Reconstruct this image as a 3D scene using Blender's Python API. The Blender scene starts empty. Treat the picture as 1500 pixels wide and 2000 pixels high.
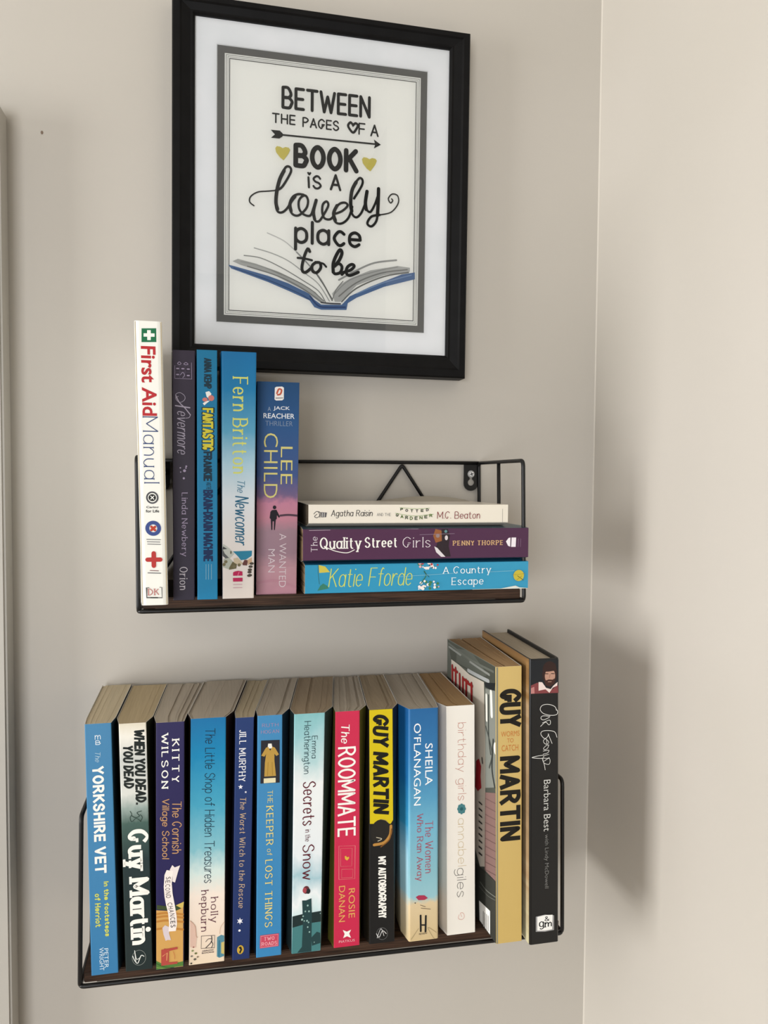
import bpy, bmesh, math, random
from mathutils import Vector, Matrix, Euler

# ------------------------------------------------------------------ camera, world, lights, exposure
SC = bpy.context.scene
COL = SC.collection
CAM_POS = (0.05698, -0.71907, 0.10150)
cam_data = bpy.data.cameras.new('camera')
cam_data.sensor_fit = 'HORIZONTAL'
cam_data.sensor_width = 36.0
cam_data.lens = 36.0 * 1499.96684 / 1500.0
cam_data.clip_start = 0.02
cam = bpy.data.objects.new('camera', cam_data)
COL.objects.link(cam)
cam.matrix_world = Matrix([[0.9767165, 0.0023344, -0.2145215, 0.056983], [-0.2144215, 0.0430373, -0.9757926, -0.7190703], [0.0069545, 0.9990707, 0.0425358, 0.1015028], [0.0, 0.0, 0.0, 1.0]])
SC.camera = cam

world = bpy.data.worlds.new('world')
SC.world = world
world.use_nodes = True
world.node_tree.nodes['Background'].inputs[0].default_value = (0.98, 0.985, 1.0, 1)
world.node_tree.nodes['Background'].inputs[1].default_value = 0.055

def area(name, loc, target, sx, sy, watts, col):
    l = bpy.data.lights.new(name, 'AREA')
    l.shape = 'RECTANGLE'
    l.size, l.size_y, l.energy, l.color = sx, sy, watts, col
    o = bpy.data.objects.new(name, l)
    COL.objects.link(o)
    o.location = loc
    d = Vector(target) - Vector(loc)
    o.rotation_euler = d.to_track_quat('-Z', 'Y').to_euler()
    return o

area('side_window_light', (-2.4, -0.70, -0.15), (0.4, -0.10, -0.15), 0.80, 1.4, 66, (1.0, 0.985, 0.965))
area('room_fill_light', (-1.0, -2.7, -0.15), (0.1, 0.0, 0.05), 1.2, 1.3, 42, (0.985, 0.99, 1.0))  # broad fill added at front left to brighten print, spines and back wall

SC.view_settings.view_transform = 'Standard'
SC.view_settings.look = 'None'
SC.view_settings.gamma = 1
SC.view_settings.use_curve_mapping = False
SC.view_settings.exposure = 0.0

# ------------------------------------------------------------------ data: plan outlines of the books (metres) and what is printed on them
BOOK_GEO = {
 'L1': (-0.2763, -0.0829, [(-0.0412, -0.0065), (-0.0399, -0.103), (-0.0388, -0.1182), (-0.02, -0.1182), (-0.0182, -0.103), (-0.0164, -0.0065)], [(-0.0412, -0.0065), (-0.0356, -0.103), (-0.0356, -0.1182), (-0.0163, -0.1182), (-0.0138, -0.103), (-0.0164, -0.0065)]),
 'L2': (-0.2767, -0.0843, [(-0.0158, -0.0065), (-0.0176, -0.103), (-0.0145, -0.1178), (0.0051, -0.1178), (0.0093, -0.103), (0.014, -0.0065)], [(-0.0158, -0.0065), (-0.0132, -0.103), (-0.0107, -0.1178), (0.0089, -0.1178), (0.01, -0.103), (0.014, -0.0065)]),
 'L3': (-0.2771, -0.0846, [(0.0146, -0.0065), (0.0099, -0.103), (0.0127, -0.1197), (0.0334, -0.1197), (0.0349, -0.103), (0.0461, -0.0065)], [(0.0146, -0.0065), (0.0106, -0.103), (0.0117, -0.1197), (0.0323, -0.1197), (0.0339, -0.103), (0.0461, -0.0065)]),
 'L4': (-0.2775, -0.0835, [(0.0467, -0.0065), (0.0355, -0.103), (0.0383, -0.1184), (0.0645, -0.1184), (0.071, -0.103), (0.0852, -0.0065)], [(0.0467, -0.0065), (0.0345, -0.103), (0.0361, -0.1184), (0.063, -0.1184), (0.0659, -0.103), (0.0852, -0.0065)]),
 'L5': (-0.2781, -0.0849, [(0.0858, -0.0065), (0.0716, -0.103), (0.072, -0.118), (0.0861, -0.118), (0.0879, -0.103), (0.1045, -0.0065)], [(0.0858, -0.0065), (0.0665, -0.103), (0.0693, -0.118), (0.0825, -0.118), (0.0849, -0.103), (0.1045, -0.0065)]),
 'L6': (-0.2784, -0.0843, [(0.1051, -0.0065), (0.0885, -0.103), (0.0889, -0.1181), (0.108, -0.1181), (0.1149, -0.103), (0.1319, -0.0065)], [(0.1051, -0.0065), (0.0855, -0.103), (0.0879, -0.1181), (0.1075, -0.1181), (0.1107, -0.103), (0.1319, -0.0065)]),
 'L7': (-0.2789, -0.0847, [(0.1325, -0.0065), (0.1155, -0.103), (0.1177, -0.1181), (0.1417, -0.1181), (0.1504, -0.103), (0.1658, -0.0065)], [(0.1325, -0.0065), (0.1128, -0.103), (0.116, -0.1181), (0.1391, -0.1181), (0.1423, -0.103), (0.1658, -0.0065)]),
 'L8': (-0.2795, -0.0852, [(0.1664, -0.0065), (0.151, -0.103), (0.1507, -0.1164), (0.1703, -0.1164), (0.1783, -0.103), (0.1895, -0.0065)], [(0.1664, -0.0065), (0.1472, -0.103), (0.1504, -0.1164), (0.1714, -0.1164), (0.1746, -0.103), (0.1895, -0.0065)]),
 'L9': (-0.28, -0.0851, [(0.1901, -0.0065), (0.1789, -0.103), (0.1783, -0.1164), (0.1979, -0.1164), (0.2051, -0.103), (0.2142, -0.0065)], [(0.1901, -0.0065), (0.1767, -0.103), (0.1799, -0.1164), (0.2009, -0.1164), (0.2041, -0.103), (0.2142, -0.0065)]),
 'L10': (-0.2805, -0.0857, [(0.2148, -0.0065), (0.2057, -0.103), (0.211, -0.1192), (0.2357, -0.1192), (0.2382, -0.103), (0.248, -0.0065)], [(0.2148, -0.0065), (0.2094, -0.103), (0.2126, -0.1192), (0.2375, -0.1192), (0.2407, -0.103), (0.248, -0.0065)]),
 'L11': (-0.2811, -0.0861, [(0.2486, -0.0065), (0.2388, -0.103), (0.2437, -0.1161), (0.2682, -0.1161), (0.2684, -0.103), (0.2719, -0.0065)], [(0.2486, -0.0065), (0.2434, -0.103), (0.2466, -0.1161), (0.2711, -0.1161), (0.2743, -0.103), (0.2719, -0.0065)]),
 'L12': (-0.2819, -0.0504, [(0.2734, -0.021), (0.2763, -0.0777), (0.2794, -0.1345), (0.302, -0.1345), (0.3032, -0.1145), (0.3083, -0.019)], [(0.2745, -0.021), (0.2789, -0.0777), (0.2832, -0.1345), (0.3056, -0.1345), (0.3066, -0.1145), (0.3086, -0.019)]),
 'L13': (-0.2824, -0.0439, [(0.3093, -0.0186), (0.3059, -0.1348), (0.3063, -0.1408), (0.3315, -0.1408), (0.3323, -0.1348), (0.3368, -0.0184)], [(0.3098, -0.0186), (0.3096, -0.1348), (0.31, -0.1408), (0.3355, -0.1408), (0.3363, -0.1348), (0.3375, -0.0184)]),
 'U1': (0.01, 0.2121, [(0.003, -0.008), (0.0013, -0.136), (0.0011, -0.148), (0.0206, -0.148), (0.0196, -0.136), (0.0118, -0.008)], [(0.0055, -0.008), (0.0052, -0.136), (0.005, -0.148), (0.0238, -0.148), (0.0228, -0.136), (0.015, -0.008)]),
 'U2': (0.01, 0.1959, [(0.025, -0.008), (0.025, -0.1155), (0.0264, -0.1275), (0.0426, -0.1275), (0.0428, -0.1155), (0.0428, -0.008)], [(0.0257, -0.008), (0.0257, -0.1155), (0.0261, -0.1275), (0.0416, -0.1275), (0.0418, -0.1155), (0.0418, -0.008)]),
 'U3': (0.01, 0.1968, [(0.0437, -0.008), (0.0437, -0.1155), (0.0437, -0.1275), (0.0586, -0.1275), (0.0586, -0.1155), (0.0586, -0.008)], [(0.0436, -0.008), (0.0436, -0.1155), (0.0436, -0.1275), (0.0585, -0.1275), (0.0585, -0.1155), (0.0585, -0.008)]),
 'U4': (0.01, 0.1966, [(0.0606, -0.008), (0.0606, -0.1145), (0.0616, -0.1265), (0.0877, -0.1265), (0.0877, -0.1145), (0.0877, -0.008)], [(0.0619, -0.008), (0.0619, -0.1145), (0.0622, -0.1265), (0.0857, -0.1265), (0.0857, -0.1145), (0.0857, -0.008)]),
 'U5': (0.01, 0.1771, [(0.0885, -0.008), (0.0885, -0.098), (0.0889, -0.11), (0.122, -0.11), (0.1227, -0.098), (0.1227, -0.008)], [(0.088, -0.008), (0.088, -0.098), (0.0881, -0.11), (0.1199, -0.11), (0.1206, -0.098), (0.1206, -0.008)]),
 'U6': ('lie', 0.1259, 0.313, 0.1256, 0.3138, 0.01, 0.0109, 0.0336, 0.0348, -0.118),
 'U7': ('lie', 0.1233, 0.3121, 0.1246, 0.3134, 0.035, 0.0373, 0.0618, 0.063, -0.119),
 'U8': ('lie', 0.1284, 0.2942, 0.1288, 0.2964, 0.0632, 0.0664, 0.0812, 0.0812, -0.1165),
}
PRINTS = {
 'L1': [
  ('t', 'publisher_mark', 'm', ('S', 0.35, 0.35, 0, 0), 'dfe8ee', 'h', (0.3703, 0.9377, 0.594, 0.9546)),
  ('t', 'publisher_mark', 'B', ('S', 0.35, 0.35, 0, 0), 'dfe8ee', 'h', (0.3891, 0.9169, 0.5885, 0.9338)),
  ('t', 'title_lettering', 'The', ('S', 0.25, 0.2, 0, 0.25), 'bcd8e6', 'd', (0.362, 0.8483, 0.5612, 0.8871)),
  ('t', 'title_lettering', 'YORKSHIRE VET', ('H', 1.75, 0), 'efeee8', 'd', (0.2492, 0.4066, 0.6647, 0.8317)),
  ('t', 'title_lettering', 'In the footsteps', ('H', 0.8, 0), 'dfe36c', 'd', (0.5167, 0.1518, 0.733, 0.3724)),
  ('t', 'title_lettering', 'of Herriot', ('H', 0.8, 0), 'dfe36c', 'd', (0.2099, 0.193, 0.4135, 0.327)),
  ('t', 'author_lettering', 'PETER', ('F', 0, 0), 'cfe2ee', 'd', (0.5004, 0.0245, 0.6502, 0.104)),
  ('t', 'author_lettering', 'WRIGHT', ('F', 0, 0), 'cfe2ee', 'd', (0.3142, 0.0167, 0.4816, 0.1089)),
 ],
 'L2': [
  ('t', 'title_lettering', 'WHEN YOU DEAD,', ('H', 1.7, 0.18), '1b2422', 'd', (0.5243, 0.6722, 0.9292, 0.9719)),
  ('t', 'title_lettering', 'YOU DEAD', ('H', 1.6, 0.18), '1b2422', 'd', (0.1315, 0.7395, 0.4886, 0.9103)),
  ('s','spine_picture','33483f',0.5,1,0,((0.3235,0.6485),(0.3799,0.6351),(0.3167,0.6225),(0.3723,0.6059),(0.543,0.6178),(0.719,0.6037))),
  ('s','spine_picture','33483f',0.6,1,0,((0.7417,0.6459),(0.5787,0.6404),(0.665,0.6268),(0.514,0.6213),(0.3785,0.6299))),
  ('s','spine_picture','33483f',0.5,1,0,((0.6962,0.6319),(0.771,0.6197),(0.6891,0.6039))),
  ('t', 'author_lettering', 'Guy Martin', ('SV', 2.5, 1.5, 1, 0), 'f3f2ea', 'd', (0.0031, 0.1042, 0.9765, 0.5742)),
  ('s','publisher_mark','aab0aa',0.2,1,0,((0.7541,0.0496),(0.7342,0.0387),(0.6827,0.0295),(0.6066,0.0232),(0.5162,0.0207),(0.4236,0.0223),(0.3414,0.0278),(0.2806,0.0365),(0.2495,0.0472),(0.2523,0.0584),(0.2885,0.0686),(0.3533,0.0765),(0.4378,0.081),(0.5308,0.0815),(0.6197,0.0779),(0.6925,0.0707),(0.7394,0.0609),(0.7541,0.0497))),
  ('s','publisher_mark','dfe2dd',0.6,1,0,((0.2668,0.0607),(0.3462,0.0403),(0.4524,0.0296),(0.5809,0.0587),(0.6888,0.0547))),
  ('s','publisher_mark','dfe2dd',0.45,1,0,((0.3816,0.0367),(0.3453,0.0835),(0.4083,0.0465),(0.549,0.0523))),
 ],
 'L3': [
  ('t', 'author_lettering', 'KITTY', ('S', 0.85, 0.45, 1, 0), 'efeee8', 'd', (0.563, 0.7552, 0.8274, 0.9313)),
  ('t', 'author_lettering', 'WILSON', ('S', 0.85, 0.45, 1, 0), 'efeee8', 'd', (0.1842, 0.7344, 0.4366, 0.9563)),
  ('t', 'title_lettering', 'The Cornish', ('S', 0.55, 0.4, 0, 0.12), 'd2a272', 'd', (0.5658, 0.4668, 0.9125, 0.6781)),
  ('t', 'title_lettering', 'Village School', ('S', 0.55, 0.4, 0, 0.12), 'd2a272', 'd', (0.139, 0.4471, 0.4735, 0.6915)),
  ('p','spine_picture','e2b066',((-0.01,0.2442),(0.4542,0.2361),(0.9771,0.2673),(0.9741,-0.001),(-0.0101,-0.0038))),
  ('p','spine_picture','e3c96c',((0.6671,0.2543),(0.9965,0.2672),(0.9775,0.2453),(0.7449,0.2383))),
  ('p','spine_picture','41502f',((0.0247,0.266),(0.2992,0.2583),(0.7059,0.2562),(0.9097,0.2414),(0.7255,0.234),(0.3961,0.2399),(0.0209,0.2473))),
  ('s','spine_picture','cf8f45',1.6,1,0,((0.0286,0.2285),(0.3962,0.2289),(0.9703,0.2155))),
  ('s','spine_picture','cf8f45',1.6,1,0,((0.0286,0.2153),(0.3963,0.2156),(0.9705,0.2022))),
  ('s','spine_picture','cf8f45',1.6,1,0,((0.0286,0.1976),(0.3964,0.198),(0.9708,0.1845))),
  ('s','spine_picture','cf8f45',1.6,1,0,((0.0286,0.1667),(0.3966,0.167),(0.9714,0.1535))),
  ('p','spine_picture','5b8a41',((-0.0062,0.0384),(0.3006,0.0158),(0.6311,0.0175),(0.9815,0.0234),(0.9779,0.0034),(-0.0062,-0.0049))),
  ('s','spine_picture','3c6a2f',0.7,1,0,((-0.0004,0.0273),(0.3006,0.0091),(0.6313,0.0019))),
  ('s','spine_picture','86ab55',0.5,1,0,((-0.0004,0.0117),(0.3007,0.0014),(0.5924,-0.0033))),
  ('p','spine_picture','e6dcd9',((0.4818,0.4032),(0.5782,0.4222),(0.6652,0.4117),(0.8584,0.4179),(0.7814,0.3921),(0.6756,0.3501),(0.5789,0.3552),(0.5881,0.3936))),
  ('p','spine_picture','d5c9ce',((0.2222,0.1695),(0.319,0.1798),(0.4742,0.1697),(0.4647,0.1432),(0.5329,0.116),(0.4164,0.1181),(0.3388,0.1154),(0.2611,0.1426))),
  ('p','spine_picture','f0e6e0',((0.3756,0.404),(0.6074,0.3978),(0.5691,0.3674),(0.5596,0.3455),(0.5891,0.3056),(0.6671,0.2587),(0.7355,0.2118),(0.7496,0.1785),(0.7072,0.1512),(0.4452,0.1522),(0.4643,0.1853),(0.4311,0.2253),(0.3573,0.2612),(0.299,0.2969),(0.2718,0.3367),(0.2986,0.3848))),
  ('t', 'title_lettering', 'S', ('F', 0, 0), '4a4446', 'd', (0.3498, 0.3653, 0.5198, 0.3762)),
  ('t', 'title_lettering', 'E', ('F', 0, 0), '4a4446', 'd', (0.3326, 0.3503, 0.5026, 0.3613)),
  ('t', 'title_lettering', 'C', ('F', 0, 0), '4a4446', 'd', (0.328, 0.3351, 0.4981, 0.3461)),
  ('t', 'title_lettering', 'O', ('F', 0, 0), '4a4446', 'd', (0.326, 0.3199, 0.4961, 0.3309)),
  ('t', 'title_lettering', 'N', ('F', 0, 0), '4a4446', 'd', (0.3403, 0.3047, 0.5105, 0.3156)),
  ('t', 'title_lettering', 'D', ('F', 0, 0), '4a4446', 'd', (0.3555, 0.2894, 0.5257, 0.3004)),
  ('t', 'title_lettering', 'C', ('F', 0, 0), '4a4446', 'd', (0.4057, 0.259, 0.576, 0.27)),
  ('t', 'title_lettering', 'H', ('F', 0, 0), '4a4446', 'd', (0.4342, 0.2438, 0.6047, 0.2549)),
  ('t', 'title_lettering', 'A', ('F', 0, 0), '4a4446', 'd', (0.4645, 0.2287, 0.635, 0.2397)),
  ('t', 'title_lettering', 'N', ('F', 0, 0), '4a4446', 'd', (0.4876, 0.2135, 0.6582, 0.2245)),
  ('t', 'title_lettering', 'C', ('F', 0, 0), '4a4446', 'd', (0.5066, 0.1981, 0.6772, 0.2092)),
  ('t', 'title_lettering', 'E', ('F', 0, 0), '4a4446', 'd', (0.5147, 0.1828, 0.6853, 0.1938)),
  ('t', 'title_lettering', 'S', ('F', 0, 0), '4a4446', 'd', (0.5213, 0.1674, 0.692, 0.1785)),
  ('s','publisher_mark','c4544a',1.4,0,0,((0.3099,0.0813),(0.2617,0.0184))),
  ('p','publisher_mark','c4544a',((0.1838,0.0812),(0.7664,0.0853),(0.7762,0.0763),(0.4556,0.0723),(0.456,0.0256),(0.7672,0.0252),(0.7674,0.0163),(0.184,0.0157))),
  ('s','publisher_mark','f0b878',0.45,0,0,((0.2324,0.0542),(0.3974,0.0661),(0.3782,0.0352))),
  ('s','publisher_mark','d98a55',0.4,1,0,((0.6111,0.0688),(0.6696,0.0505),(0.6698,0.0372))),
 ],
 'L4': [
  ('t', 'title_lettering', 'The Little Shop of Hidden Treasures', ('S', 0.38, 0.38, 0, 0.1), '0e2a42', 'd', (0.3243, 0.3289, 0.7023, 0.9574)),
  ('t', 'author_lettering', 'holly', ('S', 0.55, 0.35, 1, 0), '6d3f4c', 'd', (0.5391, 0.1645, 0.8147, 0.2691)),
  ('t', 'author_lettering', 'hepburn', ('S', 0.55, 0.35, 1, 0), '6d3f4c', 'd', (0.2648, 0.1318, 0.5393, 0.3014)),
  ('p','spine_picture','5f96a8',((0.7897,0.1022),(0.9075,0.1101),(1.013,0.1052),(1.0035,0.0214),(0.8594,0.0157),(0.787,0.0222))),
  ('p','spine_picture','d8c67c',((0.909,0.0784),(1.0141,0.0809),(1.0032,0.0289),(0.911,0.0337))),
  ('s','spine_picture','3d7c96',1,0,0,((0.8561,0.0865),(0.8459,0.0233))),
  ('p','spine_picture','e0bfae',((0.0217,0.1853),(0.1858,0.1575),(0.2143,0.1126),(0.1906,0.0702),(0.0281,0.074))),
  ('c','spine_picture','8f9a63',(0.1004,0.0583),0.9,0.72),
  ('c','spine_picture','7c8052',(0.192,0.0461),1,0.8),
  ('c','spine_picture','a5675a',(0.1255,0.0728),0.7,0.56),
  ('c','spine_picture','8a8478',(0.0757,0.0364),0.9,0.72),
  ('c','spine_picture','6f6a5e',(0.1673,0.0223),1.1,0.88),
  ('c','spine_picture','97876f',(0.2448,0.0307),0.8,0.64),
  ('c','spine_picture','4f4b44',(0.0644,0.007),0.8,0.64),
  ('s','spine_picture','cfa68e',0.4,1,0,((0.0218,0.1834),(0.1596,0.1596),(0.2011,0.1164),(0.2403,0.1123))),
  ('s','spine_picture','d3b49a',0.4,1,0,((0.9973,0.1633),(0.8929,0.142),(0.8678,0.1162))),
  ('s','publisher_mark','4b3f42',0.3,0,1,((0.3444,0.1148),(0.7237,0.1113),(0.7196,0.0602),(0.3406,0.0638))),
  ('s','publisher_mark','2f2a2e',0.6,1,0,((0.6321,0.1096),(0.6332,0.0873),(0.4775,0.0649))),
  ('s','publisher_mark','2f2a2e',0.5,1,0,((0.62,0.0893),(0.6731,0.0756),(0.6344,0.0631))),
  ('s','publisher_mark','2f2a2e',0.4,1,0,((0.6327,0.0984),(0.5411,0.0995),(0.4697,0.0892))),
  ('t', 'publisher_mark', 'ARROW', ('F', 0.02, 0), '5b5056', 'h', (0.3607, 0.0495, 0.7005, 0.055)),
  ('t', 'publisher_mark', 'BOOKS', ('F', 0.02, 0), '5b5056', 'h', (0.3611, 0.0411, 0.7009, 0.0467)),
 ],
 'L5': [
  ('t', 'author_lettering', 'JILL MURPHY', ('S', 0.55, 0.35, 1, 0), 'e6e6ea', 'd', (0.2115, 0.7378, 0.6016, 0.9507)),
  ('t', 'title_lettering', 'The Worst Witch to the Rescue', ('S', 0.42, 0.26, 1, 0.15), 'cdb193', 'd', (0.3072, 0.2141, 0.6517, 0.6721)),
  ('p','spine_picture','e8e8ee',((0.3271,0.7265),(0.3637,0.7198),(0.4643,0.7193),(0.3865,0.7149),(0.4149,0.7079),(0.3301,0.712),(0.2471,0.7082),(0.2726,0.7151),(0.1932,0.7197),(0.2933,0.7198))),
  ('p','spine_picture','e8e8ee',((0.619,0.699),(0.6386,0.6954),(0.6922,0.6952),(0.6508,0.6928),(0.666,0.6891),(0.6208,0.6913),(0.5766,0.6893),(0.5901,0.6929),(0.5477,0.6954),(0.6011,0.6955))),
  ('p','spine_picture','e8e8ee',((0.4057,0.1752),(0.4483,0.1657),(0.5753,0.167),(0.4902,0.1601),(0.5785,0.1523),(0.4505,0.155),(0.4116,0.146),(0.369,0.1555),(0.2422,0.1542),(0.3272,0.1611),(0.2394,0.1688),(0.3668,0.1661))),
  ('c','spine_picture','e8e8ee',(0.3901,0.1214),0.9,0.9),
  ('c','publisher_mark','dcb545',(0.4597,0.0409),2.6,3.6),
  ('p','publisher_mark','23201a',((0.3508,0.0517),(0.5015,0.0541),(0.5668,0.0402),(0.4453,0.024),(0.3904,0.0312),(0.4597,0.0409))),
 ],
 'L6': [
  ('t', 'author_lettering', 'RUTH', ('S', 0.3, 0.2, 0, 0), 'a892b4', 'h', (0.1835, 0.9523, 0.8534, 0.9675)),
  ('t', 'author_lettering', 'HOGAN', ('S', 0.3, 0.2, 0, 0), 'a892b4', 'h', (0.1418, 0.9258, 0.8791, 0.941)),
  ('p','spine_picture','2a2a33',((0.1436,0.8988),(0.9051,0.897),(0.9125,0.7203),(0.1279,0.722))),
  ('p','spine_picture','e9e6dc',((0.4393,0.8843),(0.5744,0.8838),(0.6122,0.8634),(0.4034,0.8642))),
  ('p','spine_picture','e4dcb8',((0.262,0.7423),(0.7463,0.7417),(0.7472,0.7222),(0.2629,0.7227))),
  ('p','spine_picture','c9a24f',((0.3418,0.8676),(0.4338,0.8717),(0.5205,0.8543),(0.6118,0.871),(0.7102,0.8662),(0.877,0.8371),(0.773,0.8312),(0.6929,0.841),(0.6942,0.8126),(0.7582,0.7493),(0.2861,0.7498),(0.3079,0.8077),(0.3553,0.8423),(0.2821,0.8318),(0.159,0.8368))),
  ('s','spine_picture','a27f35',0.35,0,0,((0.4368,0.8072),(0.4148,0.7537))),
  ('s','spine_picture','a27f35',0.35,0,0,((0.6025,0.8066),(0.6172,0.7529))),
  ('t', 'title_lettering', 'THE', ('S', 0.32, 0.22, 1, 0), 'f2e08a', 'd', (0.4251, 0.638, 0.6334, 0.6922)),
  ('t', 'title_lettering', 'KEEPER', ('S', 0.62, 0.38, 1, 0), 'f2e08a', 'd', (0.3696, 0.4642, 0.6633, 0.6274)),
  ('t', 'title_lettering', 'of', ('S', 0.32, 0.22, 0, 0), 'f2e08a', 'd', (0.4115, 0.4222, 0.6193, 0.4498)),
  ('t', 'title_lettering', 'LOST THINGS', ('S', 0.62, 0.38, 1, 0), 'f2e08a', 'd', (0.3343, 0.1227, 0.6394, 0.4048)),
  ('p','publisher_mark','d9536b',((0.1475,0.0917),(0.9026,0.0919),(0.8927,0.0385),(0.1381,0.0377))),
  ('t', 'publisher_mark', 'TWO', ('S', 0.32, 0.26, 1, 0), 'f2b6bd', 'h', (0.3007, 0.0679, 0.727, 0.0822)),
  ('t', 'publisher_mark', 'ROADS', ('S', 0.32, 0.26, 1, 0), 'f2b6bd', 'h', (0.2104, 0.0468, 0.8313, 0.0617)),
  ('s','publisher_mark','f2b6bd',0.2,0,1,((0.1843,0.0885),(0.8663,0.0882),(0.8561,0.0423),(0.1745,0.0413))),
 ],
 'L7': [
  ('t', 'author_lettering', 'Emma', ('S', 0.4, 0.28, 0, 0), '2c4a52', 'd', (0.5882, 0.8124, 0.7802, 0.9064)),
  ('t', 'author_lettering', 'Heatherington', ('S', 0.4, 0.28, 0, 0), '2c4a52', 'd', (0.2608, 0.7497, 0.5581, 0.9687)),
  ('t', 'title_lettering', 'Secrets', ('S', 0.8, 0.5, 0, 0), '6a2030', 'd', (0.3102, 0.5335, 0.7443, 0.7175)),
  ('t', 'title_lettering', 'in the', ('S', 0.3, 0.2, 0, 0), '6a2030', 'd', (0.4062, 0.4666, 0.5914, 0.5174)),
  ('t', 'title_lettering', 'Snow', ('S', 0.8, 0.5, 0, 0), '6a2030', 'd', (0.3254, 0.3047, 0.729, 0.4537)),
  ('c','spine_picture','6b3238',(0.4681,0.2638),2.6,3.2),
  ('c','spine_picture','b8505a',(0.4159,0.2624),1.6,2.2),
  ('c','spine_picture','2a2a30',(0.5437,0.2574),1.6,2.2),
  ('p','spine_picture','20242a',((0.5506,0.2629),(0.6112,0.2567),(0.5746,0.2496))),
  ('p','spine_picture','4e8a8c',((-0.0116,0.1106),(0.3561,0.118),(0.6874,0.122),(0.9899,0.1226),(1.0216,0.0017),(0.6719,-0.0011),(0.0054,-0.0022))),
  ('p','spine_picture','1f3334',((-0.0156,0.1579),(0.3514,0.1635),(0.6822,0.1657),(0.9988,0.1681),(1.0049,0.1234),(0.6874,0.122),(0.3561,0.118),(-0.0116,0.1106))),
  ('p','spine_picture','25474a',((0.3334,0.2211),(0.4655,0.2197),(0.6523,0.2263),(0.6751,0.162),(0.6794,-0.0002),(0.3379,0.0008),(0.3702,0.1273))),
  ('p','spine_picture','25474a',((0.1864,0.0025),(0.3654,0.0283),(0.3985,0.0011))),
  ('p','spine_picture','25474a',((0.6647,0.0594),(0.8589,0.0821),(0.9812,0.0751),(1.0174,0.0325),(0.6992,0.0246))),
  ('c','spine_picture','9fc3bd',(0.528,0.1975),0.7,0.77),
  ('c','spine_picture','9fc3bd',(0.448,0.1738),0.6,0.66),
  ('c','spine_picture','9fc3bd',(0.576,0.1725),0.7,0.77),
  ('c','spine_picture','9fc3bd',(0.3748,0.1547),0.6,0.66),
  ('c','spine_picture','9fc3bd',(0.3387,0.1409),0.8,0.88),
  ('c','spine_picture','9fc3bd',(0.5126,0.1334),0.7,0.77),
  ('c','spine_picture','9fc3bd',(0.5662,0.1262),0.6,0.66),
  ('c','spine_picture','9fc3bd',(0.5383,0.1065),0.6,0.66),
  ('c','spine_picture','9fc3bd',(0.6012,0.0849),0.6,0.66),
  ('c','spine_picture','9fc3bd',(0.4146,0.1344),0.5,0.55),
  ('c','spine_picture','9fc3bd',(0.7733,0.0391),0.4,0.44),
  ('c','spine_picture','9fc3bd',(0.9698,0.1589),0.4,0.44),
 ],
 'L8': [
  ('t', 'title_lettering', 'The', ('S', 0.75, 0.5, 0, 0.15), 'efeee8', 'd', (0.2379, 0.8646, 0.5877, 0.9449)),
  ('t', 'title_lettering', 'ROOMMATE', ('H', 1.7, 0), 'efeee8', 'd', (0.1302, 0.4719, 0.8398, 0.8509)),
  ('s','spine_picture','f0a29a',0.22,0,1,((0.1708,0.4334),(0.8295,0.4285),(0.8126,0.2873),(0.177,0.291))),
  ('s','spine_picture','e88a86',0.22,0,1,((0.2444,0.4222),(0.7076,0.4184),(0.6905,0.3435),(0.2474,0.346))),
  ('s','spine_picture','e88a86',0.22,0,1,((0.2842,0.3332),(0.7393,0.3293),(0.7216,0.2941),(0.2856,0.2966))),
  ('p','spine_picture','f2c14e',((0.4038,0.3876),(0.4646,0.3892),(0.4952,0.3826),(0.5742,0.3841),(0.5865,0.3777),(0.5016,0.3686),(0.4224,0.3754))),
  ('t', 'author_lettering', 'ROSIE', ('F', 0.0, 0), 'f3b46b', 'd', (0.5666, 0.1216, 0.8196, 0.2479)),
  ('t', 'author_lettering', 'DANAN', ('F', 0.0, 0), 'f3b46b', 'd', (0.1815, 0.1085, 0.4282, 0.2626)),
  ('p','publisher_mark','efeee8',((0.3418,0.0732),(0.5035,0.0642),(0.665,0.0706),(0.5935,0.0544),(0.6656,0.0356),(0.5041,0.0446),(0.3549,0.0381),(0.4141,0.0555))),
  ('t', 'publisher_mark', 'PIATKUS', ('F', 0, 0), 'f0b8bd', 'h', (0.1884, 0.0189, 0.8152, 0.0293)),
 ],
 'L9': [
  ('p','spine_picture','ecd428',((0.0044,1.0031),(0.9858,0.9999),(0.9769,0.525),(0.8815,0.5095),(0.0212,0.5168),(0.012,0.703))),
  ('c','spine_picture','26231f',(0.4733,0.4774),9.0,10.6),
  ('s','spine_picture','c8934a',2.3,1,0,((0.8871,0.4997),(0.8469,0.4612),(0.5955,0.4312),(0.1923,0.4252))),
  ('s','spine_picture','8d5c2a',1.0,1,0,((0.9113,0.4865),(0.8144,0.4421),(0.4705,0.4143))),
  ('s','spine_picture','d8cfb8',0.5,1,0,((0.2861,0.4565),(0.5031,0.4481),(0.3475,0.4398))),
  ('s','spine_picture','b9a25a',0.5,1,0,((0.4757,0.5324),(0.663,0.5263),(0.7565,0.5171))),
  ('t', 'author_lettering', 'GUY MARTIN', ('H', 3.0, 0.2), '17160f', 'd', (0.1703, 0.55, 0.8029, 0.9775)),
  ('t', 'title_lettering', 'MY AUTOBIOGRAPHY', ('H', 1.25, 0), 'efeee8', 'd', (0.3646, 0.1065, 0.6718, 0.3729)),
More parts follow.
